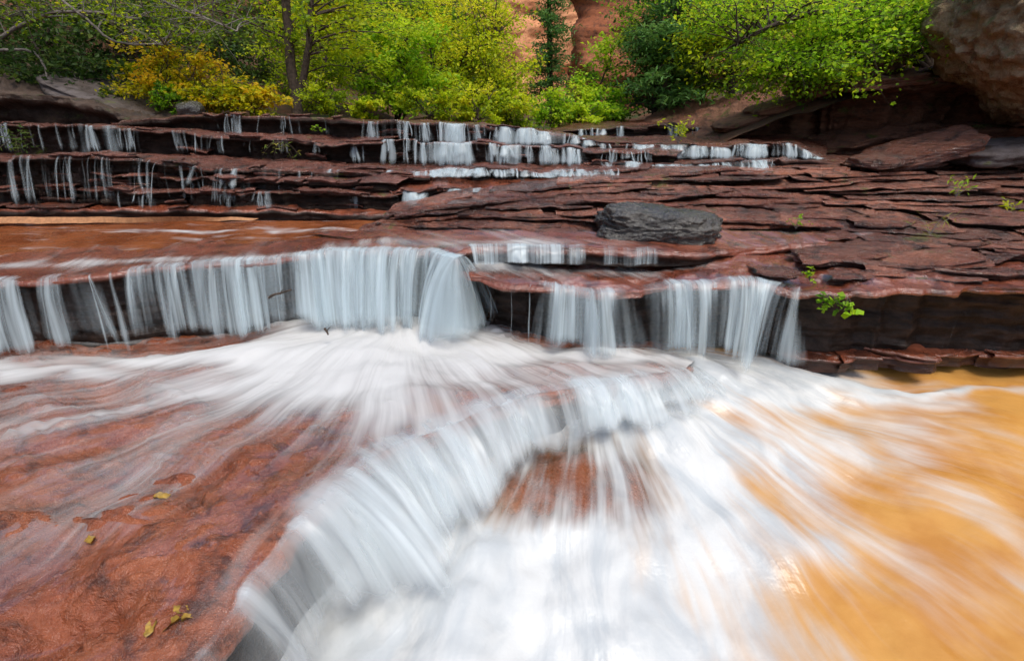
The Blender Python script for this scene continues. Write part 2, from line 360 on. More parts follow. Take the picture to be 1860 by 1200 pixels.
def threads(ld, a, b, foam, parent, foot=None, throw=.06, seed=0., fat=1.25, k0=0., dim=-.05, drift=.4, **_):
    """separate strands of water that leave the lip and fan out as they fall, one mesh per stretch of lip"""
    r_ = np.random.default_rng(int(abs(seed)*100 + a*7 + b)); px, _p = px_of(ld['L']); i = np.where((px >= a) & (px <= b))[0]
    if len(i) < 3: return None
    s0, s1 = ld['s'][i[0]], ld['s'][i[-1]]; n = max(2, int((s1 - s0)*(8 + 55*max(0, foam + .2))))
    Vs, Us, Ds, Fs = [], [], [], []; base = 0; cl = s0 + (s1 - s0)*r_.random(max(2, n//5))
    nr, nc = 14, 5
    for q in range(n):
        c0 = cl[r_.integers(len(cl))] + .05*r_.normal(); c0 = min(max(c0, s0), s1)
        w0 = fat*(.008 + .036*r_.random()**2.2*(1 + 1.4*max(0, foam))); w1 = w0*(1.0 + 1.3*r_.random()); dr = .05*drift*r_.normal(); th = throw*(.4 + 1.0*r_.random())
        P0 = np.array([np.interp(c0, ld['s'], ld['L'][:, k]) for k in range(3)]); N0 = np.array([np.interp(c0, ld['s'], ld['n'][:, k]) for k in range(3)]); T0 = np.array([-N0[1], N0[0], 0])
        fz = foot if foot is not None and not np.ndim(foot) else np.interp(c0, ld['s'], ld['foot'])
        H = max(.02, P0[2] - fz)*(1.0 if r_.random() < .75 else .45 + .5*r_.random())
        t = np.linspace(-.12, 1, nr); tp = np.clip(t, 0, 1); e_ = np.linspace(-1, 1, nc)
        wd = w0 + (w1 - w0)*tp; x_ = dr*tp**1.3 + .012*pn(t*2.2 + q, seed + q)
        off = np.where(t < 0, t*.5, th*tp)
        C_ = P0[None] + N0[None]*off[:, None] + T0[None]*x_[:, None]; C_[:, 2] = P0[2] + .008 - H*(.2*tp + .8*tp*tp)
        V = C_[:, None] + T0[None, None]*(wd[:, None]*e_[None])[..., None] + N0[None, None]*(.4*wd[:, None]*(1 - e_[None]**2))[..., None]
        st = .18 + .55*r_.random() + .3*foam - dim
        d = st - 1.1*np.abs(e_[None])**1.7 - .7*sstep(.8, 1.05, tp)[:, None] - .8*sstep(.0, .12, -t)[:, None] - .25*(1 - np.abs(2*tp - .6))[:, None]*r_.random()
        Vs.append(V.reshape(-1, 3)); Ds.append(d.ravel()); Us.append(np.stack([np.broadcast_to(c0 + wd[:, None]*e_[None], d.shape), np.broadcast_to(tp[:, None]*H + q, d.shape)], -1).reshape(-1, 2))
        Fs.append(grid_faces(nr, nc, base)); base += nr*nc
    me = mesh('strands', np.concatenate(Vs), np.concatenate(Fs), THREAD, uv=np.concatenate(Us), attrs=dict(foam=np.concatenate(Ds)))
    return tag(obj('strands', me, parent), kind='stuff')

def waterfall(ld, label, parts, loc=None, group='waterfalls on the rock terraces', **kw):
    m = len(ld['L'])//2
    px, _ = px_of(ld['L']); c = np.mean([(p[0] + p[1])/2 for p in parts]); m = int(np.argmin(np.abs(px - c)))
    p = ld['L'][m]
    e = empty('waterfall', (p[0], p[1], ld['foot'][m]), label, 'waterfall', group)
    for k, pt in enumerate(parts):
        a, b, f = pt[:3]; d = dict(kw); d.update(pt[3] if len(pt) > 3 else {})
        sd_ = d.pop('seed', k*1.37 + c*.01)
        if d.get('mat') is THREAD:
            threads(ld, a, b, f, e, seed=sd_, **d)
            if f > -.06: stream(ld, a, b, f*.9 - .10, e, seed=sd_, **{**d, 'mat': VEIL})
        else: stream(ld, a, b, f, e, seed=sd_, **d)
    return e

def surface(name, front, backl, mat, foamf, flow, nS=220, nT=120, wave=.012, kind='structure', label=None, zf=None, thin=None):
    """a sheet of moving water between two lines"""
    A, _ = resample(front, nS); B, _ = resample(backl, nS)
    t = np.linspace(0, 1, nT)
    V = B[:, None]*(1 - t)[None, :, None] + A[:, None]*t[None, :, None]
    x, y = V[..., 0], V[..., 1]
    UV = flow(x, y); fo = foamf(x, y)
    if zf is not None: V[..., 2] += zf(x, y)
    V[..., 2] += wave*fbm(UV[..., 0]*1.6, UV[..., 1]*.9, 3.3, 4)*(1 + 1.2*np.clip(fo, 0, 1))
    o = obj(name, mesh(name, V.reshape(-1, 3), grid_faces(nS, nT), mat, uv=UV.reshape(-1, 2), attrs=dict(foam=fo, thin=thin(x, y) if thin else 0*fo)))
    return tag(o, label, kind=kind)

def polar(cx, cy, ku=1.8):
    def f(x, y):
        dx, dy = x - cx, y - cy; r = np.hypot(dx, dy)
        a = np.arctan2(dx, -dy) + .05*pn(x*1.1, y*1.1, 2.) + .012*pn(x*3.1, y*3.1, 4.)
        return np.stack([a*ku, r], -1)
    return f
def blobs(lst, base=0.0):
    """lst: (px, py, z, radius along, radius across, value) -- patches of white water"""
    W = []
    for b in lst:
        p = at(b[0], b[1], z=b[2]); W.append((p[0], p[1], *b[3:]))
    def f(x, y):
        wx = x + .10*fbm(x*2, y*2, 1.1, 3); wy = y + .10*fbm(x*2, y*2, 8.1, 3)
        s = np.zeros_like(x) + base
        for (bx, by, rx, ry, v) in W:
            s = s + v*np.exp(-(((wx - bx)/rx)**2 + ((wy - by)/ry)**2))
        return s
    return f

# ================================================================== THE ROCK TERRACES
# stream bed far below everything
me = mesh('stream_bed', [(-14, -6, -1.2), (14, -6, -1.2), (14, 9, -1.2), (-14, 9, -1.2)], [(0, 1, 2, 3)], SOIL)
tag(obj('stream_bed', me), kind='structure')

# foreground red slab
lipA = [at(60, 1640, z=0), at(200, 1430, z=0), at(290, 1290, z=0), at(350, 1200, z=0), at(405, 1125, z=0), at(470, 1038, z=0), at(540, 962, z=0), at(640, 873, z=0), at(720, 819, z=0),
        at(850, 762, z=0), at(950, 729, z=0), at(1050, 706, z=-.0), at(1150, 690, z=-.01), at(1220, 678, z=-.04), at(1270, 670, z=-.18), at(1300, 672, z=-.42)]
backA = [(-4.8, -.4, .02), (-4.8, 1.6, .02), (-4.6, 2.8, .0), (-4.4, 3.4, -.02), (-3.2, 3.75, -.02), (-1.8, 4.1, 0), (-.6, 4.1, 0), (.2, 4.0, 0), (.8, 3.8, -.02), (1.7, 3.75, -.04)]
bA = []
for (px, py, r, h) in [(95, 1120, .10, -.06), (60, 1150, .14, -.07), (190, 1105, .08, -.05), (390, 850, .10, -.04), (250, 960, .22, .045), (330, 1000, .16, .04), (150, 830, .3, -.03), (420, 900, .12, .03), (560, 780, .25, .02)]:
    p = at(px, py, z=0); bA.append((p[0], p[1], r, h))
for k in range(16):
    p = at(10 + 17*k + 10*math.sin(k*2.1), 1185 - 6*k + 14*math.sin(k*1.7), z=0); bA.append((p[0], p[1], .022 + .014*math.sin(k*3.3), -.055 - .03*math.sin(k*1.3)))
for (px, py, r, h) in [(395, 850, .05, -.06), (370, 870, .04, -.04), (240, 850, .06, -.04), (480, 860, .03, -.03), (350, 920, .035, -.03), (130, 980, .05, -.04)]:
    p = at(px, py, z=0); bA.append((p[0], p[1], r, h))
A = ledge('foreground_rock_slab', lipA, backA, [-.75, -.7, -.6, -.5, -.45, -.4], SLAB, nS=420, nT=240, nF=24, cap=.10, under=.05, jag=.022, relief=.038, plates=.034, seed=1.3, flip=1, bumps=bA)

# intermediate pink shelf under the near falls
mxs = np.linspace(-.55, 1.25, 130); mys = np.linspace(1.35, 3.0, 120); MX, MY = np.meshgrid(mxs, mys, indexing='ij')
dx_ = MX - .36 - .25*(MY - 2.22) + .10*fbm(MX*3, MY*3, 1.5, 3); dy_ = MY - 2.27 + .08*fbm(MX*3, MY*3, 6.5, 3)
MD = (np.abs(dx_)/.50)**2.6 + (np.abs(dy_)/.36)**2.6
MZ = -.10 + (MY - 3.4)*.205 - .30 + .235*np.exp(-.5*MD**2) + .008*fbm(MX*4, MY*5, 2.5, 4) + .008*stair(fbm(MX*2, MY*3, 4.5, 2)*4, .12)/2
P_ = dict(top=np.stack([MX, MY, MZ], -1))
tag(obj('low_rock_hump', mesh('low_rock_hump', P_['top'].reshape(-1, 3), grid_faces(130, 120), SLAB, attrs=dict(varnish_shade=0*MZ))), kind='structure')

# second terrace, left part with the pool behind it
lipB = [at(-420, 560, z=.47), at(-200, 537, z=.49), at(-60, 521, z=.50), at(0, 515, z=.505), at(100, 506, z=.515), at(190, 497, z=.525), at(330, 483, z=.545), at(480, 471, z=.565), at(560, 464, z=.58),
        at(620, 459, z=.59), at(700, 458, z=.595), at(775, 461, z=.59), at(812, 468, z=.585), at(830, 476, z=.58), at(838, 468, z=.58), at(845, 455, z=.58)]
backB = [(-6.0, 5.4, .5), (-5.0, 5.4, .5), (-4, 5.4, .5), (-3, 5.4, .5), (-2.0, 5.5, .5), (-1.0, 5.4, .52), (-.6, 5.0, .55), (-.4, 4.6, .6)]
q = at(690, 438, z=.6); q2 = at(120, 452, z=.55)
B = ledge('pool_rock_terrace', lipB, backB, [-.15, -.12, -.1, -.05, -.04, -.04, -.04], RED, nS=420, nT=70, nF=34, cap=.05, under=.12, seed=2.1, jag=.03, relief=.012, plates=.008,
          bumps=[(q[0], q[1], .26, .05)])
# second terrace, block in the middle and right ledge
lipC = [at(822, 470, z=.50), at(824, 480, z=.50), at(830, 491, z=.49), at(850, 500, z=.478), at(885, 506, z=.47), at(930, 519, z=.445), at(970, 524, z=.435), at(1050, 528, z=.425), at(1120, 528, z=.425), at(1200, 520, z=.445),
        at(1280, 513, z=.465), at(1350, 506, z=.495), at(1400, 514, z=.48), at(1450, 531, z=.455), at(1490, 529, z=.47), at(1560, 528, z=.48), at(1700, 526, z=.485), at(1870, 524, z=.49), at(2150, 530, z=.49), at(2400, 535, z=.49)]
backC = [(-.35, 4.6, .52), (0, 4.6, .53), (.5, 4.5, .54), (1.2, 4.4, .55), (2, 4.6, .56), (3, 4.7, .58), (4, 4.7, .6), (5.6, 4.7, .6)]
C = ledge('middle_rock_ledge', lipC, backC, [-.05, -.06, -.08, -.1, -.12, -.14, -.16, -.18], RED, nS=460, nT=70, nF=36, cap=.055, under=.26, seed=3.7, jag=.04, relief=.024, plates=.026)
# shallow step behind the block
lipD = [at(815, 466, z=.585), at(835, 459, z=.605), at(860, 452, z=.62), at(950, 449, z=.625), at(1070, 451, z=.62), at(1150, 455, z=.61), at(1215, 459, z=.60), at(1300, 455, z=.585), at(1420, 446, z=.572), at(1560, 441, z=.565)]
backD = [at(560, 423, z=.58), at(700, 418, z=.62), at(850, 418, z=.64), at(1000, 418, z=.65), at(1150, 420, z=.65), at(1330, 420, z=.64), at(1600, 425, z=.6)]
D = ledge('shallow_rock_step', lipD, backD, [.50, .5, .49, .49, .5, .52], RED, nS=220, nT=40, nF=12, cap=.05, under=.02, seed=5.2, jag=.02, relief=.012, plates=.006,
          bumps=[(q[0], q[1], .22, .03)])

# upper cascade, left
def Y(lst, yy): return [at(a, b, Y=yy if np.isscalar(yy) else np.interp(a, *yy)) for a, b in lst]
lipF0 = Y([(-300, 385), (-60, 381), (60, 380), (200, 382), (330, 381), (450, 383), (560, 384), (640, 386), (740, 392), (800, 398)], ([0, 800], [4.95, 5.15]))
backF0 = [(x, 5.6, .72) for x in np.linspace(-6.6, -.4, 6)]
F0 = ledge('upper_rock_foot', lipF0, backF0, .45, RED, nS=260, nT=16, nF=14, cap=.06, under=.02, band=.014, zj=.022, seed=6.1, jag=.03)
lipF1 = Y([(-300, 352), (0, 345), (120, 340), (260, 348), (400, 350), (520, 352), (640, 352), (720, 356)], 5.12)
F1 = ledge('upper_rock_band', lipF1, [(x, 5.7, .84) for x in np.linspace(-6.6, -.8, 6)], .62, UPPER, nS=260, nT=16, nF=18, cap=.025, under=.05, band=.014, zj=.022, seed=7.7, jag=.06, strata=.05)
lipF2 = Y([(-300, 322), (0, 318), (120, 314), (260, 322), (400, 326), (520, 330), (640, 330), (720, 332)], 5.22)
F2 = ledge('upper_rock_band', lipF2, [(x, 5.8, .96) for x in np.linspace(-6.6, -.8, 6)], .72, UPPER, nS=260, nT=16, nF=18, cap=.022, under=.06, band=.014, zj=.022, seed=8.3, jag=.06, strata=.05)
lipF3 = Y([(-300, 296), (-60, 290), (60, 286), (140, 287), (220, 288), (330, 300), (450, 306), (560, 312), (640, 314), (720, 318), (780, 318)], ([0, 300, 800], [5.1, 5.25, 5.5]))
backF3 = [(-6.9, 6.3, 1.1), (-5.5, 6.35, 1.1), (-4, 6.4, 1.09), (-3, 6.4, 1.07), (-2, 6.4, 1.05), (-.8, 6.3, 1.03)]
F3 = ledge('upper_rock_shelf', lipF3, backF3, .78, UPPER, nS=300, nT=30, nF=20, cap=.04, under=.10, band=.014, zj=.022, seed=9.2, jag=.06, strata=.05)
lipG1 = Y([(-300, 232), (-60, 228), (40, 226), (140, 228), (240, 236), (300, 240), (400, 246), (520, 255), (610, 262), (700, 258)], ([0, 300, 700], [5.95, 6.05, 6.0]))
G1 = ledge('crest_rock_shelf', lipG1, [(x, 7.0, 1.38) for x in np.linspace(-8, -1, 6)], .95, UPPER, nS=300, nT=22, nF=22, cap=.035, under=.14, band=.014, zj=.022, seed=10.4, jag=.05, strata=.04)
lipG2 = Y([(200, 224), (280, 215), (340, 209), (400, 211), (500, 213), (600, 217), (700, 221), (800, 225), (900, 229), (960, 235), (1040, 248), (1085, 262)], ([200, 700, 1085], [6.3, 6.3, 6.3]))
backG2 = [(-6.0, 8.2, 1.46), (-4, 8.2, 1.46), (-2, 8.3, 1.44), (-.5, 8.3, 1.40), (.5, 8.0, 1.3), (1.2, 7.4, 1.2)]
G2 = ledge('crest_rock_cap', lipG2, backG2, [1.0, 1.0, 1.0, 1.05, 1.05, 1.0, .95], UPPER, nS=380, nT=22, nF=22, cap=.06, under=.10, band=.014, zj=.022, seed=11.1, jag=.05, strata=.04)
# upper cascade, middle tiers
lipH2 = Y([(640, 262), (700, 254), (760, 256), (850, 262), (940, 266), (1000, 270), (1080, 273), (1150, 276), (1230, 280)], 6.0)
H2 = ledge('cascade_rock_step', lipH2, [(x, 6.6, 1.2) for x in np.linspace(-1.9, 2.2, 5)], .85, UPPER, nS=240, nT=14, nF=18, cap=.03, under=.07, band=.014, zj=.022, seed=12.3, jag=.05, strata=.04)
lipH3 = Y([(590, 312), (660, 310), (720, 313), (800, 308), (880, 308), (960, 311), (1030, 314), (1100, 308), (1180, 306)], 5.62)
H3 = ledge('cascade_rock_step', lipH3, [(x, 6.3, 1.02) for x in np.linspace(-2.2, 1.7, 5)], .78, UPPER, nS=240, nT=16, nF=14, cap=.03, under=.05, band=.014, zj=.022, seed=13.9, jag=.06)
lipH4 = Y([(560, 340), (620, 338), (700, 346), (760, 350), (820, 346), (900, 352), (960, 350), (1020, 345)], 5.3)
H4 = ledge('cascade_rock_step', lipH4, [(x, 5.9, .93) for x in np.linspace(-2.5, .8, 5)], .55, RED, nS=240, nT=22, nF=18, cap=.035, under=.10, band=.014, zj=.022, seed=14.2, jag=.06)
# upper cascade, right tiers
lipI1 = Y([(1040, 258), (1085, 262), (1140, 266), (1250, 266), (1380, 264), (1440, 265), (1475, 280), (1500, 297)], ([1040, 1440, 1500], [6.3, 6.3, 6.2]))
I1 = ledge('cascade_rock_step', lipI1, [(x, 7.6, 1.24) for x in np.linspace(.9, 4.4, 5)], .85, UPPER, nS=240, nT=20, nF=16, cap=.03, under=.06, band=.014, zj=.022, seed=15.5, jag=.04)
lipI2 = Y([(1060, 296), (1130, 297), (1200, 301), (1300, 296), (1420, 291), (1520, 297)], 6.0)
I2 = ledge('cascade_rock_step', lipI2, [(x, 6.6, 1.06) for x in np.linspace(.8, 4.3, 5)], .78, UPPER, nS=200, nT=12, nF=12, cap=.03, under=.04, band=.014, zj=.022, seed=16.5, jag=.05)
lipI3 = Y([(990, 340), (1060, 334), (1150, 326), (1230, 324), (1300, 320), (1400, 312), (1540, 306)], 5.75)
I3 = ledge('cascade_rock_step', lipI3, [(x, 6.4, .98) for x in np.linspace(.3, 4.2, 5)], .68, UPPER, nS=200, nT=14, nF=12, cap=.03, under=.03, band=.014, zj=.022, seed=17.5, jag=.05)
lipJ = Y([(1010, 240), (1060, 236), (1120, 233), (1200, 232), (1290, 232), (1380, 236)], 8.2)
J = ledge('back_rock_step', lipJ, [(x, 10.5, 1.42) for x in np.linspace(.6, 4.2, 4)], 1.1, UPPER, nS=160, nT=10, nF=18, cap=.03, under=.05, band=.014, zj=.022, seed=18.5, jag=.06, strata=.07)

def broken_edge(ld, n, seed, mat=UPPER, reach=.06):
    r_ = np.random.default_rng(seed); S = ld['s']
    for k in range(n):
        ln = .10 + .35*r_.random()**1.4; c0 = S[0] + (S[-1] - S[0] - ln)*r_.random(); ss = np.linspace(c0, c0 + ln, 5)
        seg = np.stack([np.interp(ss, S, ld['L'][:, q]) for q in range(3)], 1); nn = np.stack([np.interp(ss, S, ld['n'][:, q]) for q in range(3)], 1)
        dz = -.02 if r_.random() < .45 else -.02 - .8*r_.random()*float(np.interp(c0, S, ld['H']))
        outw = reach*(r_.random() - .25) if dz > -.03 else -.04 + reach*r_.random()
        seg = seg + nn*outw; seg[:, 2] += (.022 if dz > -.03 else dz) + .01*r_.random()
        bk = seg - nn*(.12 + .15*r_.random()); bk[:, 2] += .004
        ledge('slab', seg, bk, seg[:, 2] - .025 - .035*r_.random(), mat, nS=26, nT=6, nF=6, cap=.015, under=.03, jag=.022, relief=.010, plates=.010, seed=500 + seed*3.3 + k*1.7, strata=.016, strat_f=60, kind=None, parent=ld['o'], band=.03, zj=.004)
for q_, (ld_, n_) in enumerate([(F1, 20), (F2, 20), (F3, 24), (G1, 16), (G2, 20), (H2, 12), (H3, 12), (H4, 12), (I1, 12), (I2, 10), (I3, 12), (F0, 10), (J, 8)]): broken_edge(ld_, n_, 40 + q_)

# layered slope on the right: sloping bed with broken slabs on it
frontT = [at(640, 414, z=.60), at(760, 418, z=.61), at(1000, 427, z=.62), at(1150, 432, z=.60), at(1310, 432, z=.58), at(1500, 440, z=.57), at(1700, 452, z=.56), at(1900, 462, z=.55), at(2300, 470, z=.55)]
backT = [at(660, 408, z=.62), at(820, 368, z=.78), at(1000, 346, z=.84), at(1150, 330, z=.90), at(1350, 318, z=.94), at(1500, 312, z=.96), at(1700, 302, z=.98), at(1900, 296, z=1.0), at(2300, 290, z=1.02)]
slope = ledge('layered_rock_slope', [(a, b, c - .05) for a, b, c in frontT], [(a, b, c - .03) for a, b, c in backT], .38, TALUS, nS=320, nT=90, nF=12, cap=.03, under=.10, seed=20.5, jag=.05, relief=.03, plates=.03)
tag(slope['o'], kind='structure')

FT, _ = resample(frontT, 240); BT, _ = resample(backT, 240)
r = np.random.default_rng(77)
NL = 15
for k in range(NL):
    tk = (k + .25*r.random())/(NL - 1)
    row = FT*(1 - tk) + BT*tk
    row[:, 1] += .10*fbm(row[:, 0]*.8, k*3.7, o=2)
    cum = np.r_[0, np.cumsum(np.linalg.norm(np.diff(row, axis=0), axis=1))]
    s0 = .1 + .3*r.random()
    while s0 < cum[-1] - .3:
        ln = .35 + 1.5*r.random()**1.5
        i0, i1 = np.searchsorted(cum, s0), min(239, np.searchsorted(cum, s0 + ln))
        if i1 - i0 < 3: s0 += ln; continue
        gap = np.linalg.norm(BT[(i0 + i1)//2] - FT[(i0 + i1)//2])
        if gap > .25 or k % 4 == 1:
            seg = row[i0:i1 + 1:max(1, (i1 - i0)//5)].copy()
            th = .026 + .06*r.random()**1.4
            seg[:, 1] += .05*r.normal(); seg[:, 2] += .012 + .05*r.random() + np.linspace(-1, 1, len(seg))*.012*r.normal()
            c = seg.mean(0)
            bk = c + (seg - c)*.92; bk[:, 1] += min(.6, .25 + .22*gap)*(.8 + .5*r.random()); bk[:, 2] += .01
            bend = np.abs(np.linspace(-1, 1, len(seg)))**3; seg[:, 1] += .10*bend*r.random()
            nn = int(np.clip(ln*46, 24, 90))
            ledge('slab', seg, bk, seg[:, 2] - th - .02, TALUS, nS=nn, nT=8, nF=7, cap=th*.5, under=.09, jag=.034, relief=.012, plates=.010, seed=100 + k*7.1 + s0, strata=.022, strat_f=60, kind=None, parent=slope['o'], varnish_shade=.9)
        s0 += ln*(.92 + .25*r.random())

def rock(name, c, size, mat, seed, label, rot=(0, 0, 0), cat='rock', group=None, p=3.5, rough=.10, strat=.0, n=28, lumps=0.):
    """a boulder: squared-off ball with broken relief and bedding"""
    a = np.linspace(0, 2*math.pi, n*2, endpoint=False); b_ = np.linspace(-math.pi/2, math.pi/2, n)
    A_, Bq = np.meshgrid(a, b_, indexing='ij')
    d = np.stack([np.cos(Bq)*np.cos(A_), np.cos(Bq)*np.sin(A_), np.sin(Bq)], -1)
    rr = 1/np.power(np.abs(d[..., 0])**p + np.abs(d[..., 1])**p + np.abs(d[..., 2])**p, 1/p)
    q = d*rr[..., None]
    f = rough*fbm(q[..., 0]*1.3 + seed, q[..., 1]*1.3, q[..., 2]*1.3 + seed, 5)
    f = f + rough*.35*(np.abs(fbm(q[..., 0]*3 + seed, q[..., 1]*3, q[..., 2]*3, 3)) - .3)
    if lumps: f = f + lumps*fbm(q[..., 0]*9 + seed, q[..., 1]*9, q[..., 2]*9, 3)
    if strat: f = f + strat*stair(pn(q[..., 0]*.6, q[..., 1]*.6 + seed, q[..., 2]*4)*3, .12)/3
    q = q*(1 + f)[..., None]*np.array(size)[None, None]
    m = Euler([R(x) for x in rot]).to_matrix(); q = q @ np.array(m).T
    V = q.reshape(-1, 3); N1 = len(a)
    F = grid_faces(N1, n); w_ = np.array([((N1 - 1)*n + j, j, j + 1, (N1 - 1)*n + j + 1) for j in range(n - 1)])
    me = mesh(name, V, np.concatenate([F, w_]), mat, attrs=dict(varnish_shade=np.zeros(len(V))))
    o = bpy.data.objects.new(name, me); col.objects.link(o); o.location = c
    return tag(o, label, cat, group)

rock('boulder', (1.17, 4.10, .685), (.45, .27, .15), DARK, 3.1, 'black wet block with water running down, set in the layered slope', rough=.14, p=3.6, rot=(0, 3, -4), cat='boulder', n=80, lumps=.055)
rock('stone', at(1800, 450, Y=4.1), (.17, .14, .06), DARK, 9.1, 'small blue-grey wet stone on the right ledge', rot=(0, -4, 10), cat='stone')
rock('stone_slab', at(1672, 274, Y=6.0), (.52, .28, .085), TALUS, 5.3, 'big tilted red slab leaning under the overhanging bank', rot=(14, -17, -12), p=8, rough=.07, strat=.06)
rock('stone_slab', at(1600, 291, Y=5.8), (.30, .22, .05), TALUS, 6.3, 'low flat red slab at the left foot of the tilted slab', rot=(5, -4, 20), p=5, rough=.10)
rock('stone_slab', at(1825, 275, Y=5.9), (.55, .3, .10), GREY, 7.3, 'olive-grey flat slab at the right edge below the overhang', rot=(6, -5, 5), p=5, rough=.12, strat=.06)
rock('stone_slab', at(1800, 262, Y=6.2), (.35, .25, .06), TALUS, 17.3, 'small red slab lying behind the olive-grey slab', rot=(4, -6, -8), p=5, rough=.12, strat=.06)
rock('stone', at(347, 200, Y=6.9), (.15, .14, .10), DARK, 11.3, 'dark rounded stone on the crest beside the yellow shrub', cat='stone', p=2.6)
for i, (px, py, sx, lab) in enumerate([(1690, 472, .34, 'long pale red flake on the wet right ledge'), (1520, 462, .30, 'purplish wet flake left of the long pale red flake'), (1600, 448, .22, 'dark flake tucked against the layered slope')]):
    rock('stone_flake', at(px, py, z=.56), (sx, .16, .035), TALUS, 21.1 + i, lab, rot=(4, -5, 4*i), p=5, rough=.16, cat='stone')

r = np.random.default_rng(5)
for k in range(26):
    a = 1420 + 560*r.random(); b_ = 448 + 62*r.random(); z0 = .505 + (510 - b_)*.0011
    ln = .12 + .35*r.random(); c = np.array(at(a, b_, z=z0)); ang = r.normal()*.25 + .1
    dv = np.array([math.cos(ang), math.sin(ang), 0]); seg = np.array([c + dv*ln*q_ for q_ in np.linspace(-1, 1, 5)]); seg[:, 2] += .012 + .03*r.random(); seg[:, 1] += .08*np.linspace(-1, 1, 5)**2
    bk = seg.copy(); bk = c + (seg - c)*.8; bk[:, 1] += .10 + .16*r.random(); bk[:, 2] -= .012
    ledge('slab', seg, bk, seg[:, 2] - .05, TALUS, nS=36, nT=8, nF=6, cap=.02, under=.03, jag=.03, relief=.012, plates=.012, seed=300 + k*1.9, strata=.02, strat_f=60, kind=None, parent=C['o'], varnish_shade=.7)

for k in range(12):
    a = 1490 + 36*k + 20*r.random(); c = np.array(at(a, 640 + 20*r.random(), z=-.06)); ln = .12 + .2*r.random(); ang = .3*r.normal()
    dv = np.array([math.cos(ang), math.sin(ang), 0]); seg = np.array([c + dv*ln*q_ for q_ in np.linspace(-1, 1, 5)]); seg[:, 1] += .06*np.linspace(-1, 1, 5)**2; seg[:, 2] += .04*r.random() - .01
    bk = c + (seg - c)*.85; bk[:, 1] += .25; bk[:, 2] += .01
    ledge('slab', seg, bk, seg[:, 2] - .10, RED, nS=36, nT=10, nF=6, cap=.02, under=.02, jag=.03, relief=.02, plates=.015, seed=400 + k*1.9, strata=.02, strat_f=60, kind=None, parent=C['o'], varnish_shade=.8)

# right bank: overhanging layered rock
lipR = Y([(1130, 268), (1240, 252), (1320, 236), (1400, 204), (1470, 180), (1540, 150), (1640, 146), (1740, 143), (1830, 160), (1960, 150), (2300, 140)], ([1130, 1320, 1560, 1860], [8.6, 7.8, 7.0, 6.6]))
backR = [(2.6, 10.5, 1.5), (4, 10, 1.9), (5.5, 9.5, 2.5), (7, 9, 2.7), (9, 8.5, 2.8)]
RB = ledge('right_bank', lipR, backR, [1.12, 1.08, 1.0, .92, .85, .8], BANK, nS=320, nT=40, nF=60, cap=.10, under=.25, seed=31.1, jag=.14, relief=.08, plates=.05, strata=.13, lean=-.55, strat_f=9, varnish_shade=.12)
lipR2 = Y([(1290, 262), (1400, 268), (1500, 268), (1600, 250), (1720, 232), (1860, 232), (2200, 240)], ([1290, 1860], [7.4, 6.4]))
R2 = ledge('right_bank_foot', lipR2, [(3.0, 8.4, 1.3), (4.5, 8, 1.35), (6, 7.6, 1.4), (8, 7.4, 1.4)], .8, BANK, nS=200, nT=24, nF=20, cap=.06, under=.12, seed=32.1, jag=.12, strata=.06, relief=.05, plates=.04, varnish_shade=.2)
for i, (px, py, yy, sz, rt, lab) in enumerate([
        (1530, 135, 7.4, (.62, .4, .10), (6, -20, 5), 'pale tan rock plate topping the right bank under the maple'),
        (1420, 190, 7.6, (.42, .3, .06), (4, -15, 0), 'thin yellowish plate jutting left from the bank edge'),
        (1360, 215, 7.7, (.45, .3, .06), (4, -18, 0), 'low reddish plate at the descending bank edge'),
        (1600, 150, 7.0, (.5, .3, .07), (4, -6, 0), 'mossy plate with green sprigs above the dark overhang')]):
    rock('rock_plate', at(px, py, Y=yy), sz, BANK, 41.0 + i*3, lab, rot=rt, p=5, rough=.13, strat=.08)
rock('boulder', (5.62, 6.05, 2.36), (1.12, .9, .80), LICHEN, 51.3, 'huge lichen-covered tan boulder overhanging the top right corner', rot=(10, 28, 15), p=2.5, rough=.16, cat='boulder', n=120, lumps=.045)

# left bank rocks
lipLB = Y([(-300, 150), (0, 168), (90, 178), (160, 196), (220, 212), (280, 222)], 6.6)
LB = ledge('left_bank', lipLB, [(-10, 8, 2.6), (-7, 8.4, 2.2), (-5.5, 8.6, 1.9), (-4.0, 8.6, 1.55)], 1.2, DIRT, nS=200, nT=30, nF=20, cap=.10, under=.12, seed=35.1, jag=.08, relief=.06, plates=.05, strata=.06)
rock('rock_sheet', at(245, 182, Y=7.6), (.85, .7, .10), GREY, 36.6, 'bare grey-violet rock sheet sloping beside the yellow shrub', rot=(14, 20, 10), p=5, rough=.10, strat=.05)

# ================================================================== HILLSIDE AND CANYON WALLS
gx = np.linspace(-16, 18, 170); gy = np.concatenate([np.linspace(6.9, 14, 90), np.linspace(14.2, 46, 70)])
GX, GY = np.meshgrid(gx, gy, indexing='ij')
cen = np.interp(GY, [6, 10, 16, 24, 46], [.9, 1.6, 2.0, 1.0, 0])
dl = np.maximum(0, cen - 2.2 - GX); dr = np.maximum(0, GX - cen - 1.4)
lf = sstep(7.2, 9.6, GY)
GZ = 1.18 + .03*(GY - 7) + .16*np.minimum(dl, 1) + .30*lf*np.maximum(0, dl - 1.6) + .32*dr + .10*fbm(GX*.7, GY*.7, 2.2, 5)
GZ = GZ - .4*np.exp(-((GX - cen)/.9)**2)*(GY < 10)
tag(obj('hillside', mesh('hillside', np.stack([GX, GY, GZ], -1).reshape(-1, 3), grid_faces(170, 160), SOIL)), kind='structure')

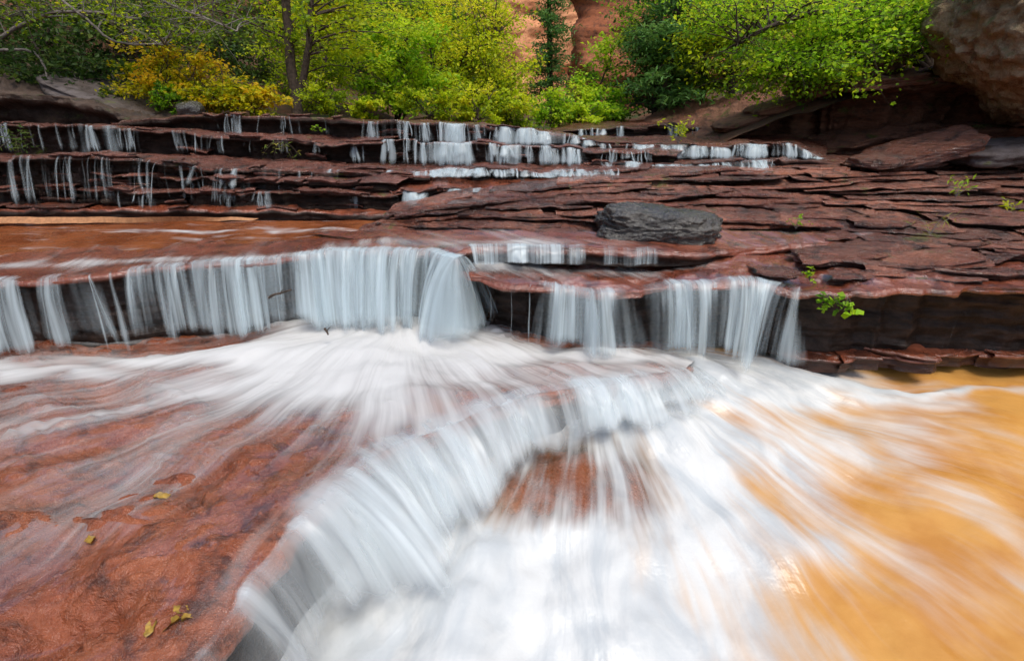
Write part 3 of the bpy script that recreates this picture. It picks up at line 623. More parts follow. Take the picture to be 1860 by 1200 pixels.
def wall(name, base, top, mat, seed, disp=.7, nS=220, nH=110, fold=1.0):
    A_, s = resample(base, nS); T_, _ = resample(top, nS); n_ = side(A_)
    t = np.linspace(0, 1, nH)
    V = A_[:, None]*(1 - t)[None, :, None] + T_[:, None]*t[None, :, None]
    z = V[..., 2]; ss = s[:, None] + 0*z
    d = disp*fbm(ss*.22*fold + seed, z*.22, seed, 3) + .22*disp*stair(fbm(ss*.22 + z*.5, z*.8 - ss*.22, seed + 3, 2)*4, .10)/2 + .05*disp*fbm(ss*1.4 + z*2, z*3.2 - ss, seed, 3)
    V = V + n_[:, None]*d[..., None]
    return tag(obj(name, mesh(name, V.reshape(-1, 3), grid_faces(nS, nH), mat, attrs=dict(varnish_shade=np.zeros(nS*nH)))), kind='structure')
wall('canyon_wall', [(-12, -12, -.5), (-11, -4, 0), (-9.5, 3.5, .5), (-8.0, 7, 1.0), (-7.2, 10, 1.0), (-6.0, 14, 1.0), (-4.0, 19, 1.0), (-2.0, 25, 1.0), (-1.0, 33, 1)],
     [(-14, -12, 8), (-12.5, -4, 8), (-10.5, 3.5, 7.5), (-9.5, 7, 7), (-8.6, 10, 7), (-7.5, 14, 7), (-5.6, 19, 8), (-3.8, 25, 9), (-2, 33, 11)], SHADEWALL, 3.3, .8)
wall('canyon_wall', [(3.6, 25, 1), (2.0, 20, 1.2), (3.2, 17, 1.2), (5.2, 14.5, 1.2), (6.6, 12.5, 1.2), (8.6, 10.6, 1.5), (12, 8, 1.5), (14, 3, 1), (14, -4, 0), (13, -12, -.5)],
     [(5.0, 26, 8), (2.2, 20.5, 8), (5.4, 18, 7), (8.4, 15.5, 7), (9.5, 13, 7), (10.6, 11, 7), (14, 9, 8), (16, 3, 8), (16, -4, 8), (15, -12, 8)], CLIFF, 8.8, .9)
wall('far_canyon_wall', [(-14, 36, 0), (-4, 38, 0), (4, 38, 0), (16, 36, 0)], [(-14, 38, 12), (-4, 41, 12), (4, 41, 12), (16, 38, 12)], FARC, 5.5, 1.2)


# ================================================================== WATER
def blur(a, k):
    ker = np.ones(k)/k
    for ax in (0, 1):
        pad = [(0, 0), (0, 0)]; pad[ax] = (k//2, k//2)
        a = np.apply_along_axis(lambda m: np.convolve(m, ker, 'valid'), ax, np.pad(a, pad, mode='edge'))
    return a
def film_over(name, ld, mat, foamf, flow, lift=.012, k=9, wave=.006, label=None, edge=0.):
    V = ld['top'].copy(); rz = V[..., 2].copy(); V[..., 2] = blur(rz, k)[:V.shape[0], :V.shape[1]] + lift
    UV = flow(V[..., 0], V[..., 1]); fo = foamf(V[..., 0], V[..., 1])
    V[..., 2] += wave*fbm(UV[..., 0]*4, UV[..., 1]*1.5, 3.3, 3)*(1 + 2*np.clip(fo, 0, 1)) + .05*np.clip(fo - .45, 0, 1)
    V[..., 2] = np.where(fo > .22, np.maximum(V[..., 2], rz + .006), V[..., 2])
    a, b = V.shape[:2]
    if edge:
        es = np.minimum(np.arange(a), a - 1 - np.arange(a))/a; fo = fo - edge*(1 - sstep(0, .22, es))[:, None] - edge*(1 - sstep(0, .25, np.arange(b)/b))[None]
    return tag(obj(name, mesh(name, V.reshape(-1, 3), grid_faces(a, b), mat, uv=UV.reshape(-1, 2), attrs=dict(foam=fo))), label, kind='structure')
def straight(dx, dy, ku=1.0):
    l = math.hypot(dx, dy); dx /= l; dy /= l
    def f(x, y):
        wob = .06*pn(x*1.7, y*1.7, 6.)
        return np.stack([(x*dy - y*dx + wob)*ku, x*dx + y*dy], -1)
    return f

film_over('slab_water', A, FILM, blobs([
    (650, 612, 0, .55, .28, 1.0), (790, 606, 0, .45, .26, .8), (550, 640, 0, .5, .32, .75), (690, 680, 0, .62, .40, .50), (450, 640, 0, .5, .14, .55), (250, 656, 0, .6, .10, .55),
    (60, 682, 0, .6, .09, .6), (870, 640, 0, .4, .2, .5), (1000, 640, 0, .4, .14, .35), (1130, 645, 0, .3, .13, .7), (1290, 645, -.03, .35, .16, .9), (1200, 675, 0, .35, .10, .35),
    (520, 710, 0, .35, .28, .30), (700, 745, 0, .32, .3, .28), (330, 700, 0, .4, .2, .25), (800, 770, 0, .3, .2, .25), (980, 700, 0, .4, .15, .25), (150, 800, 0, .9, .5, .10), (150, 1150, 0, .35, .3, -.25), (450, 900, 0, .3, .5, -.06), (760, 690, 0, .8, .45, .16), (1050, 670, 0, .6, .25, .18), (350, 720, 0, .7, .35, .12)], .18), polar(-.85, 3.85), lift=.010, k=15)
film_over('terrace_water', B, FILM, blobs([(300, 470, .55, 2.2, .16, .35), (690, 445, .6, .5, .12, .35), (100, 480, .52, 1.0, .1, .2)], .02), straight(.25, -1), lift=.008, k=7)
film_over('ledge_water', C, FILM, blobs([(1050, 490, .46, .7, .22, .35), (880, 482, .47, .3, .1, .5), (1300, 490, .47, .5, .12, .3), (1750, 500, .5, 1.4, .4, -.5), (1500, 490, .5, .25, .3, -.3)], .05), straight(.65, -1), lift=.010, k=9)
film_over('step_water', D, FILM, blobs([(1000, 440, .63, .9, .12, .3), (900, 440, .63, .3, .1, .2)], .10), straight(.75, -.8), lift=.008, k=7)
film_over('cascade_step_water', H4, FILM, blobs([(830, 330, .95, .8, .25, .4)], .0), straight(.1, -1), lift=.008, k=5)

def hump_md(x, y):
    return (np.abs(x - .36 - .25*(y - 2.22) + .10*fbm(x*3, y*3, 1.5, 3))/.50)**2.6 + (np.abs(y - 2.27 + .08*fbm(x*3, y*3, 6.5, 3))/.36)**2.6
def wave_big(x, y):
    fo = foam0(x, y)
    k_ = np.exp(-hump_md(x, y)**2)
    return .02*k_ + (1 - .8*k_)*.04*fbm(x*1.4, y*1.4, 9.9, 3) + (1 - .8*k_)*.11*np.clip(fo - .35, 0, 1.0)*(.55 + .6*fbm(x*2.0, y*2.0, 4.1, 3))
foam_all = blobs([(690, 1160, -.45, .36, .30, 1.0), (900, 1060, -.42, .40, .34, 1.0), (850, 1200, -.5, .5, .3, .7), (1130, 1010, -.36, .40, .36, .65), (1240, 770, -.24, .36, .30, .9), (1350, 690, -.15, .42, .26, .9),
    (1460, 665, -.12, .40, .22, .8), (1250, 880, -.3, .40, .34, .70), (1460, 780, -.2, .55, .20, .45), (1620, 700, -.15, .6, .10, .45), (1330, 1120, -.45, .36, .28, .35), (1760, 672, -.1, .7, .05, .7),
    (1370, 930, -.3, .30, .25, .25), (1500, 960, -.3, .3, .12, .30), (1050, 1150, -.45, .4, .2, .35), (1240, 1190, -.5, .4, .2, .35), (1650, 850, -.25, .8, .5, .14), (1750, 1000, -.35, .6, .6, .12), (1620, 760, -.2, .5, .2, .12), (790, 940, -.36, .2, .2, .7), (640, 1060, -.45, .22, .22, .6), (560, 1160, -.5, .15, .15, .35), (1000, 970, -.36, .3, .25, .7), (1300, 650, -.12, .35, .2, .8), (1030, 770, -.28, .35, .22, .7), (1150, 800, -.3, .25, .25, .3)], .14)
foam0 = lambda x, y: foam_all(x, y)*(1 - .9*np.exp(-1.4*hump_md(x, y)**1.5)) + (.44 + .25*fbm(x*3, y*3, 7.7, 3))*np.exp(-1.4*hump_md(x, y)**1.5)
zl = lambda y: -.10 + (y - 3.4)*.205
surface('river_water', [(x, .15, zl(.15)) for x in np.linspace(-1.6, 5, 7)], [(x, 4.0, -.09) for x in np.linspace(-1.6, 6.5, 7)], POOL, foam0, polar(.55, 3.7, 2.4), nS=300, nT=220, wave=.016, zf=wave_big, thin=lambda x, y: .95*np.exp(-.5*hump_md(x, y)**2))
# upper pool behind the terrace lip, with its sand edge
surface('pool_water', [at(-420, 520, z=.46), at(0, 475, z=.475), at(300, 466, z=.49), at(500, 456, z=.51), at(620, 446, z=.53), at(700, 434, z=.55)],
        [at(-300, 404, z=.60), at(0, 402, z=.60), at(250, 402, z=.60), at(450, 401, z=.60), at(620, 402, z=.60), at(760, 400, z=.60)], UPOOL,
        blobs([(500, 412, .6, 1.6, .06, .45), (100, 450, .56, 1.5, .10, .35), (560, 445, .59, .6, .1, .4), (250, 425, .58, 1.2, .06, .2)], .0), lambda x, y: np.stack([x + .1*pn(x*2, y*2, 1.), y + .05*pn(x*3, y*3, 2.)], -1), nS=200, nT=90, wave=.014)
sa, _ = resample([at(-300, 411, z=.607), at(0, 407, z=.607), at(150, 405, z=.607), at(330, 402, z=.607), at(455, 400, z=.606)], 80)
sb, _ = resample([at(-300, 395, z=.66), at(0, 394, z=.66), at(150, 394, z=.655), at(330, 394, z=.65), at(470, 395, z=.62)], 80)
t = np.linspace(0, 1, 8); V = sb[:, None]*(1 - t)[None, :, None] + sa[:, None]*t[None, :, None]; V[..., 2] += .012*fbm(V[..., 0]*3, V[..., 1]*3, 1., 3)
tag(obj('sandbar', mesh('sandbar', V.reshape(-1, 3), grid_faces(80, 8), SAND)), kind='structure')

# near falls from the foreground slab
waterfall(A, 'broad white fall curving off the foreground slab into the orange river', [
    (230, 470, .12, dict(foot=[-.75, -.64, -.52], throw=.16, k0=.05, back=.06)), (400, 580, .28, dict(foot=[-.58, -.5, -.45], throw=.24, k0=.1, back=.06)),
    (510, 800, .44, dict(foot=[-.52, -.46, -.42], throw=[.30, .40, .40], k0=.35, back=.08)), (640, 1000, .46, dict(foot=[-.46, -.42, -.34, -.28], throw=[.42, .36, .24], k0=.4)), (540, 900, .28, dict(foot=[-.54, -.46, -.36], throw=[.45, .6, .45], seed=31., k0=.5, back=.1)),
    (250, 620, .46, dict(foot=[-.75, -.6, -.46], throw=[.18, .22, .34], k0=.25, back=.05, mat=NVEIL, seed=3.3)), (470, 1360, .40, dict(foot=[-.56, -.46, -.42, -.36, -.27, -.25, -.22, -.2], throw=[.28, .38, .38, .32, .22, .2, .2, .2], k0=.35, mat=NVEIL, seed=4.4)),
    (880, 1120, .36, dict(foot=-.25, throw=.2, k0=.1)), (1020, 1350, .48, dict(foot=[-.28, -.26, -.22], throw=.22, k0=.35)), (1040, 1340, .28, dict(foot=[-.3, -.28, -.22], throw=.32, seed=55., k0=.4))], back=.22, fold=.045, endfade=.34, mat=NEAR, gaps=.45)
# second terrace
waterfall(B, 'dark gapped curtain at the far left of the second terrace', [(-150, 60, .46, {}), (40, 150, .38, {}), (120, 205, -.02, dict(gaps=.5, mat=THREAD, drift=1.3, fat=.9)), (-150, 200, .22, dict(mat=VEIL, throw=.10, seed=2.2))], foot=-.02, throw=.14, spread=.15, endfade=.18)
waterfall(B, 'long blue-grey curtain left of the central gush', [(192, 390, .54, {}), (360, 540, .60, {}), (200, 540, .22, dict(throw=.2, seed=71.)), (185, 580, .30, dict(throw=.11, mat=VEIL, seed=2.9))], foot=-.02, throw=.13, endfade=.18)
waterfall(B, 'tall white central gush beside the dark block', [(500, 640, .52, dict(throw=.16)), (550, 842, .54, dict(throw=.18)), (600, 842, .42, dict(throw=.28, seed=81.)), (470, 845, .36, dict(throw=.15, seed=8.1, mat=VEIL))], foot=-.02, fold=.03, k0=.2, endfade=.2)
waterfall(C, 'thin threads dripping off the dark block face', [(850, 965, -.16, {})], mat=THREAD, foot=-.02, throw=.03, gaps=.4, fat=.4, drift=.2)
waterfall(C, 'fan of white water off the middle of the block', [(955, 1150, .50, {}), (1000, 1140, .2, dict(throw=.24, seed=91.)), (950, 1200, .28, dict(throw=.15, seed=9.9, mat=VEIL))], foot=-.05, throw=.18, spread=.25, endfade=.2)
waterfall(C, 'narrow strand between two wider fans on the block', [(1150, 1185, .35, {})], foot=-.02, throw=.12)
waterfall(C, 'right-hand veil bulging off the block end by the leafy sprig', [(1185, 1330, .48, {}), (1290, 1475, .58, dict(throw=.24, spread=.25)), (1200, 1460, .2, dict(throw=.28, seed=95.)), (1140, 1490, .28, dict(throw=.17, seed=9.5, mat=VEIL))], foot=-.12, throw=.18, endfade=.2)
waterfall(D, 'low row of white ribbons over the shallow step', [(835, 1080, .62, {}), (1060, 1215, .35, {})], foot=.5, throw=.09, back=.12)
waterfall(C, 'few fine drips under the shaded right ledge', [(1500, 1880, -.52, {})], mat=THREAD, foot=-.12, throw=.02, gaps=.3, fat=.22, drift=.1, dim=.15)
# upper cascade
kw = dict(mat=THREAD, throw=.06, back=.08, fold=.02, endfade=.10, gaps=.3)
waterfall(G1, 'slender falls over the upper left ledge beside the hanging ferns', [(60, 125, -.02), (126, 168, .55, dict(spread=.4)), (165, 242, .3), (236, 262, .35), (285, 350, .10), (350, 440, .15), (440, 600, -.12), (0, 700, -.12)], foot=1.09, fat=1.0, dim=.10, **kw)
waterfall(G2, 'small strands over the crest cap right of the dark stone', [(375, 440, .25), (470, 500, -.1), (510, 690, -.2), (340, 700, -.2)], foot=1.25, fat=1.0, dim=.1, **kw)
waterfall(F3, 'thin streaks running down the banded left rock wall', [(-40, 60, .2), (60, 130, -.05), (130, 175, .1), (190, 275, .18), (275, 430, -.1), (420, 565, .14), (565, 720, -.1), (-60, 720, -.05), (60, 620, -.12, dict(throw=.22))], foot=.66, fat=.95, dim=.15, **{**kw, 'throw': .16})
waterfall(F1, 'faint trickles at the foot of the banded left wall', [(100, 300, -.1), (400, 580, .1)], foot=.63, fat=.9, dim=.15, **kw)
waterfall(G2, 'white falls along the crest in the middle of the cascade', [(690, 745, .10), (738, 800, .32), (798, 852, .85), (850, 890, .2), (888, 972, .72), (965, 1045, .55), (1040, 1085, .35), (620, 1090, .05)], foot=1.17, **kw)
waterfall(H2, 'second row of falls below the crest', [(690, 720, .2), (730, 785, .25), (790, 856, .85), (860, 905, .2), (900, 965, .65), (965, 1035, .55), (1030, 1085, .4), (1100, 1180, .1), (640, 1200, .05)], foot=.98, **kw)
waterfall(H3, 'third low row of falls onto the pink sloping slab', [(600, 700, .1), (700, 785, .25), (785, 862, .8), (870, 962, .62), (960, 1060, .45), (600, 1150, .12)], foot=.9, **{**kw, 'throw': .10})
waterfall(H4, 'short falls ending the sloping slab beside the layered slope', [(620, 700, -.08), (728, 766, .65), (766, 800, .4), (815, 905, .78), (570, 960, -.05)], foot=.62, **kw)
waterfall(I1, 'right upper row of falls below the overhanging bank', [(1090, 1140, .1), (1138, 1185, .85), (1180, 1292, .52), (1290, 1395, .55), (1425, 1495, .62), (1060, 1440, .1)], foot=1.03, **kw)
waterfall(I2, 'lower right row of small falls', [(1135, 1195, .8), (1195, 1300, .5), (1295, 1420, .45), (1070, 1500, .05)], foot=.93, **{**kw, 'throw': .12})
waterfall(I3, 'thin white line of water along the top of the layered slope', [(1005, 1155, .75), (1180, 1300, .25), (1420, 1545, .55)], foot=.84, **kw)
waterfall(J, 'distant trickles over the rearmost step in the gap', [(1030, 1130, .25), (1140, 1290, .0)], foot=1.15, **kw)

# ================================================================== TREES AND PLANTS
def tubes(paths):
    """paths: (points, r0, r1) -> one mesh of tapered tubes"""
    Vs, Fs, base = [], [], 0
    for pts, r0, r1 in paths:
        P = np.asarray(pts, float); n = len(P); k = 6 if r0 > .02 else 4
        T = np.gradient(P, axis=0); T /= np.linalg.norm(T, axis=1)[:, None] + 1e-9
        ref = np.array([1., 0.2, 0.1]) if abs(T[0, 0]) < .8 else np.array([0, 1., 0.1])
        U = np.cross(T, ref); U /= np.linalg.norm(U, axis=1)[:, None]; W = np.cross(T, U)
        a = np.linspace(0, 2*math.pi, k, endpoint=False); rr = np.linspace(r0, r1, n)[:, None, None]
        ring = P[:, None] + rr*(np.cos(a)[None, :, None]*U[:, None] + np.sin(a)[None, :, None]*W[:, None])
        Vs.append(ring.reshape(-1, 3))
        i, j = np.meshgrid(np.arange(n - 1), np.arange(k), indexing='ij')
        Fs.append(np.stack([i*k + j, i*k + (j + 1) % k, (i + 1)*k + (j + 1) % k, (i + 1)*k + j], -1).reshape(-1, 4) + base); base += n*k
    return np.concatenate(Vs), np.concatenate(Fs)
def curve(a, b, sag, r, n=8, wob=.06):
    a, b = np.asarray(a, float), np.asarray(b, float); t = np.linspace(0, 1, n)[:, None]
    L_ = np.linalg.norm(b - a); mid = np.array([0, 0, 1.])*sag*L_
    p = a*(1 - t) + b*t + 4*t*(1 - t)*mid
    w_ = np.cumsum(r.normal(size=(n, 3)), 0)*wob*L_/n; w_ -= w_[:1]*(1 - t) + w_[-1:]*t
    return p + w_
def leaves(centres, normals_up, size, r, aspect=.62, tint=None, droop=.3):
    n = len(centres); az = r.random(n)*2*math.pi; el = r.normal(size=n)*.5 - droop
    d = np.stack([np.cos(az)*np.cos(el), np.sin(az)*np.cos(el), np.sin(el)], 1)
    up = r.normal(size=(n, 3))*.6 + np.array([0, 0, 1.])
    sd_ = np.cross(d, up); sd_ /= np.linalg.norm(sd_, axis=1)[:, None] + 1e-9
    nn = np.cross(sd_, d)
    sz = size*(.45 + 1.1*r.random(n))[:, None]
    a = centres; c = centres + d*sz; m = centres + d*sz*.5
    l = m + sd_*sz*aspect*.5 + nn*sz*.10; q_ = m - sd_*sz*aspect*.5 + nn*sz*.10
    V = np.stack([a, l, c, q_], 1).reshape(-1, 3)
    return V, np.arange(4*n).reshape(-1, 4), np.repeat(tint, 4)
def tree(name, base, label, blobs_, stems, n_clump, n_leaf, lsize, lmat, seed, cat='tree', bark=BARK, r0=.07, clump=.28, aspect=.62, tint_mu=.5, group=None, droop=.3, sag=.10, limb=.016, airy=1.15, twig=4):
    """stems: list of polylines (trunks); blobs_: (centre, radii, weight) where foliage grows"""
    r = np.random.default_rng(seed); e = empty(name, base, label, cat, group)
    paths = []; sp = []
    for k, st in enumerate(stems):
        P, _ = resample(st, 22); P = P + np.cumsum(r.normal(size=P.shape), 0)*.006
        rr = r0*(1 if k == 0 else .7); paths.append((P, rr, rr*.45)); sp.append(P)
    sp = np.concatenate(sp)
    if airy != 1: blobs_ = [(b[0], tuple(np.array(b[1])*airy), b[2]) for b in blobs_]
    wts = np.array([b[2] for b in blobs_], float); wts /= wts.sum()
    C, T = [], []
    for _ in range(n_clump):
        b = blobs_[r.choice(len(blobs_), p=wts)]; d = r.normal(size=3); d /= np.linalg.norm(d); d *= r.random()**(1/2.4)
        c = np.array(b[0]) + d*np.array(b[1])
        k = np.argmin(np.linalg.norm(sp - c, axis=1) + 1.2*np.maximum(0, sp[:, 2] - c[2] + .1) + .15*r.random(len(sp)))
        cv = curve(sp[k], c, sag*(.3 + r.random()), r); paths.append((cv, limb*(.5 + .7*r.random()), .0025))
        out = c - sp[k]; out /= np.linalg.norm(out) + 1e-9
        tm = np.clip(tint_mu + .24*r.normal() + .15*d[2], 0, 1)
        tw = []
        for _ in range(twig):
            e2 = c + r.normal(size=3)*clump*.8*np.array([1, 1, .6]) + out*clump*.4; paths.append((curve(cv[5], e2, .05, r, 5), .004, .0012)); tw.append(e2)
        m = int(.75*n_leaf*(.25 + 1.5*r.random()))
        tt = r.random(m)[:, None]; ends = np.array(tw)[r.integers(twig, size=m)] if twig else np.tile(c, (m, 1))
        pts = cv[5]*(1 - tt) + ends*tt + r.normal(size=(m, 3))*clump*.30*np.array([1, 1, .55])
        C.append(pts); T.append(np.clip(tm + .2*r.normal(size=m), 0, 1))
    V, F = tubes(paths); obj('trunk', mesh('trunk', V, F, bark), e)
    C = np.concatenate(C); T = np.concatenate(T)
    V, F, tn = leaves(C, None, lsize, r, aspect, T, droop)
    obj('crown', mesh('crown', V, F, lmat, attrs=dict(tint=tn), smooth=False), e)
    return e
def gz(x, y): return float(GZ[np.argmin(np.abs(gx - x)), np.argmin(np.abs(gy - y))])
def px(a, b, yy): return np.array(at(a, b, Y=yy))
def onhill(a, yy):
    p = at(a, 200, Y=yy); return np.array([p[0], yy, gz(p[0], yy) - .05])
def blob(a, b, yy, ra, rb, w_=1.0, ry=None):
    c = px(a, b, yy); k = yy/FPX/1.05; return (c, (ra*k, ry or ra*k*.8, rb*k), w_)

# twin-stemmed tree at the crest
b0 = onhill(540, 8.2); b0[2] = max(b0[2], 1.42)
tree('twin_stem_tree', b0, 'slim dark twin-stemmed tree rising from the crest', [blob(600, 40, 8.4, 120, 60, 2), blob(520, -60, 8.2, 260, 70, 2), blob(640, 90, 9, 60, 60, .6)],
     [[b0, px(533, 150, 8.2), px(526, 60, 8.2), px(521, -20, 8.2), px(512, -200, 8.2)], [px(536, 195, 8.2), px(553, 140, 8.2), px(565, 60, 8.2), px(572, -10, 8.2), px(590, -180, 8.2)]],
     70, 130, .055, LEAF_Y, 101, r0=.085, clump=.24, tint_mu=.45)
b0 = onhill(720, 10.5)
tree('sapling_tree', b0, 'bright green bushy sapling just right of the twin-stemmed tree', [blob(725, 90, 10, 60, 45, 2), blob(700, 150, 10, 50, 50, 1.5), blob(760, 160, 10, 55, 45, 1.2)],
     [[b0, px(705, 150, 10.2), px(690, 90, 10.2)], [b0, px(745, 150, 10.2), px(735, 60, 10)], [b0, px(770, 160, 10.2), px(790, 110, 10)]], 70, 130, .07, LEAF_G, 102, r0=.04, clump=.26, tint_mu=.62)
b0 = onhill(800, 11.5)
tree('arching_tree', b0, 'yellow-green arching tree filling the middle of the gap', [blob(850, 90, 11, 95, 80, 3), blob(890, 150, 11, 60, 65, 1.6), blob(800, 60, 11.3, 80, 60, 1.5), blob(880, 40, 11.5, 50, 40, .8), blob(840, 175, 10.8, 80, 35, 1)],
     [[b0, px(815, 160, 11), px(850, 90, 11), px(910, 50, 11)], [b0, px(790, 120, 11.3), px(780, 10, 11.3)], [b0, px(850, 185, 10.8), px(905, 178, 10.8)]], 170, 140, .06, LEAF_Y, 103, r0=.045, clump=.30, tint_mu=.55)
b0 = onhill(690, 13.5)
tree('shade_tree', b0, 'taller olive tree behind the bright sapling', [blob(680, 40, 13.5, 130, 60, 2), blob(760, 20, 13.5, 100, 50, 2), blob(640, 110, 13.5, 70, 60, 1)],
     [[b0, px(690, 100, 13.5), px(694, 0, 13.5), px(690, -200, 13.5)]], 130, 130, .07, LEAF_G, 104, r0=.10, clump=.40, tint_mu=.42)
b0 = onhill(590, 9.3)
tree('young_tree', b0, 'soft green young tree tucked right of the twin stems', [blob(585, 170, 9.2, 45, 40, 2), blob(610, 110, 9.6, 50, 55, 1.4), blob(500, 130, 9.6, 40, 60, 1)],
     [[b0, px(590, 150, 9.2), px(598, 60, 9.4)]], 60, 130, .05, LEAF_Y, 105, r0=.03, clump=.22, tint_mu=.30)
b0 = onhill(640, 17)
tree('background_tree', b0, 'dim tree against the left canyon wall', [blob(600, 60, 17, 130, 90, 1), blob(760, 90, 17, 120, 90, 1), blob(430, 30, 15, 110, 50, .6)], [[b0, px(640, 60, 17), px(650, -150, 17)]], 120, 130, .10, LEAF_D, 106, r0=.12, clump=.6, tint_mu=.75)
b0 = onhill(860, 20)
tree('background_tree', b0, 'golden tree low against the bright far cliff', [blob(845, 110, 20, 50, 50, 2), blob(915, 150, 18, 50, 50, 1)], [[b0, px(870, 150, 20), px(860, 80, 20)]], 70, 140, .11, LEAF_Y, 107, r0=.1, clump=.55, tint_mu=.72)

def pine(base, h, label, seed, lean=(0, 0), spread=.9, n=26, tint=.5, start=.08):
    r = np.random.default_rng(seed); e = empty('pine_tree', base, label, 'tree', 'pines by the right canyon wall')
    top = np.array(base) + np.array([lean[0]*h, lean[1]*h, h]); P, _ = resample([base, (np.array(base) + top)/2 + np.array([.03, 0, 0]), top], 20)
    paths = [(P, .02*h**.8 + .02, .01)]; C, T, D = [], [], []
    for k in range(n):
        f = start + (1 - start)*(k + .5*r.random())/n; c0 = np.array(base)*(1 - f) + top*f
        for _ in range(4):
            a = r.random()*2*math.pi; ln = spread*(1.05 - f)**.7*(.5 + .7*r.random())
            end = c0 + np.array([math.cos(a)*ln, math.sin(a)*ln, -.10*ln + .1*r.normal()*ln])
            cv = curve(c0, end, .06, r, 7); paths.append((cv, .010, .002))
            m = int(170*ln) + 12; tt = (r.random(m)**.7)[:, None]
            pts = c0*(1 - tt) + end*tt + r.normal(size=(m, 3))*np.array([.09, .09, .035])*(.5 + tt)
            C.append(pts); T.append(np.clip(tint + .15*r.normal() + .15*r.normal(size=m), 0, 1))
    V, F = tubes(paths); obj('trunk', mesh('trunk', V, F, BARK), e)
    V, F, tn = leaves(np.concatenate(C), None, .10, r, .28, np.concatenate(T), 0.)
    obj('crown', mesh('crown', V, F, NEEDLE, attrs=dict(tint=tn), smooth=False), e)
pine(onhill(1000, 14), 5.2, 'slender pine standing in front of the orange cliff recess', 201, (-.05, 0), .75, 26, .5, .12)
pine(onhill(1205, 10.4), 4.6, 'broad pine right of the cliff recess', 202, (.01, 0), 1.35, 26, .55, .10)
pine(onhill(1270, 11.2), 5.0, 'pine partly hidden behind the maple boughs', 203, (0, 0), 1.2, 24, .4, .10)
b0 = onhill(1090, 11)
tree('background_tree', b0, 'pale green sapling between the two front pines', [blob(1100, 130, 11, 30, 55, 1), blob(1070, 165, 10.8, 30, 25, .7)], [[b0, px(1085, 170, 11), px(1115, 80, 11)]], 36, 110, .06, LEAF_G, 108, r0=.025, clump=.2, tint_mu=.6)

for i, (a, b_, yy, w_, h_, tt, mt, lab) in enumerate([(1200, 60, 13.5, 80, 70, .5, LEAF_G, 'soft green tree behind the broad pine'), (1240, 90, 12, 80, 80, .3, LEAF_G, 'shadowed green tree between the pines and the maple'), (1190, 165, 11, 60, 40, .6, LEAF_D, 'dark low tree at the foot of the pines')]):
    b0 = onhill(a, yy)
    tree('woodland_tree', b0, lab, [blob(a, b_, yy, w_, h_, 1), blob(a + 20, b_ - 80, yy, w_, h_, .7)], [[b0, px(a, b_, yy), px(a + 10, b_ - 160, yy)]], 80, 120, .065, mt, 140 + i, r0=.05, clump=.32, tint_mu=tt)

# maple boughs over the right bank
b0 = px(1690, 128, 7.3)
tree('maple_tree', b0, 'leaning multi-stemmed maple on the right bank beside the big boulder', [blob(1480, 60, 7.2, 150, 50, 2.4), blob(1380, 120, 7.2, 80, 45, 1.6), blob(1560, 70, 7.0, 110, 60, 2), blob(1640, 20, 7.0, 80, 45, 1.2), blob(1400, 20, 7.5, 150, 40, 1.4), blob(1470, 135, 7.0, 90, 22, .9)],
     [[b0, px(1655, 70, 7.3), px(1625, -10, 7.3), px(1600, -120, 7.3)], [b0, px(1680, 60, 7.3), px(1665, -20, 7.3), px(1650, -120, 7.3)], [b0, px(1712, 60, 7.4), px(1690, -40, 7.4)],
      [b0, px(1640, 100, 7.2), px(1580, 75, 7.2), px(1500, 88, 7.2), px(1420, 115, 7.2)], [px(1640, 40, 7.2), px(1560, 20, 7.2), px(1450, 30, 7.2), px(1340, 70, 7.2)]],
     260, 100, .045, LEAF_G, 109, r0=.07, clump=.24, tint_mu=.55, aspect=.75)
b0 = onhill(1330, 10)
tree('background_tree', b0, 'yellow-green tree in the upper right behind the maple', [blob(1330, 60, 10, 110, 80, 2), blob(1560, 40, 10, 140, 60, 1.5)], [[b0, px(1330, 60, 10), px(1340, -80, 10)]], 110, 130, .07, LEAF_Y, 110, r0=.06, clump=.34, tint_mu=.35)

# left overhang: bare grey boughs with sparse leaves
b0 = px(-60, 120, 7.4)
tree('overhanging_tree', b0, 'leaning grey-twigged tree with sparse leaves in the dark upper left', [blob(300, 40, 7.2, 120, 50, 2), blob(180, 10, 7.4, 140, 30, 1), blob(80, 15, 7.4, 120, 25, .8), blob(400, 20, 7.8, 80, 40, 1), blob(60, -170, 6.6, 260, 70, 2.2)],  # last foliage patch is above the view, added to shade the upper left
     [[b0, px(20, 60, 7.4), px(120, 20, 7.2), px(250, 30, 7.2)], [px(-20, 90, 7.3), px(60, 100, 7.2), px(90, 160, 7.0)], [px(60, -40, 7.2), px(150, 30, 7.2), px(210, 80, 7.2), px(300, 85, 7.1)], [px(200, -60, 7.2), px(300, 10, 7.2), px(420, 60, 7.2)]],
     130, 45, .045, LEAF_Y, 111, bark=GBARK, r0=.03, clump=.26, tint_mu=.02, limb=.010)
b0 = px(60, 150, 8.4)
tree('dark_bush', b0, 'dark fern-like bush in the shade of the left bank', [blob(120, 110, 8.4, 110, 55, 2), blob(250, 90, 8.8, 80, 60, 1.5), blob(20, 80, 8.4, 80, 50, 1)], [[b0, px(80, 100, 8.4), px(90, 50, 8.4)], [b0, px(200, 120, 8.6), px(250, 60, 8.8)]], 70, 120, .07, LEAF_D, 112, cat='bush', r0=.03, clump=.3, tint_mu=.3)

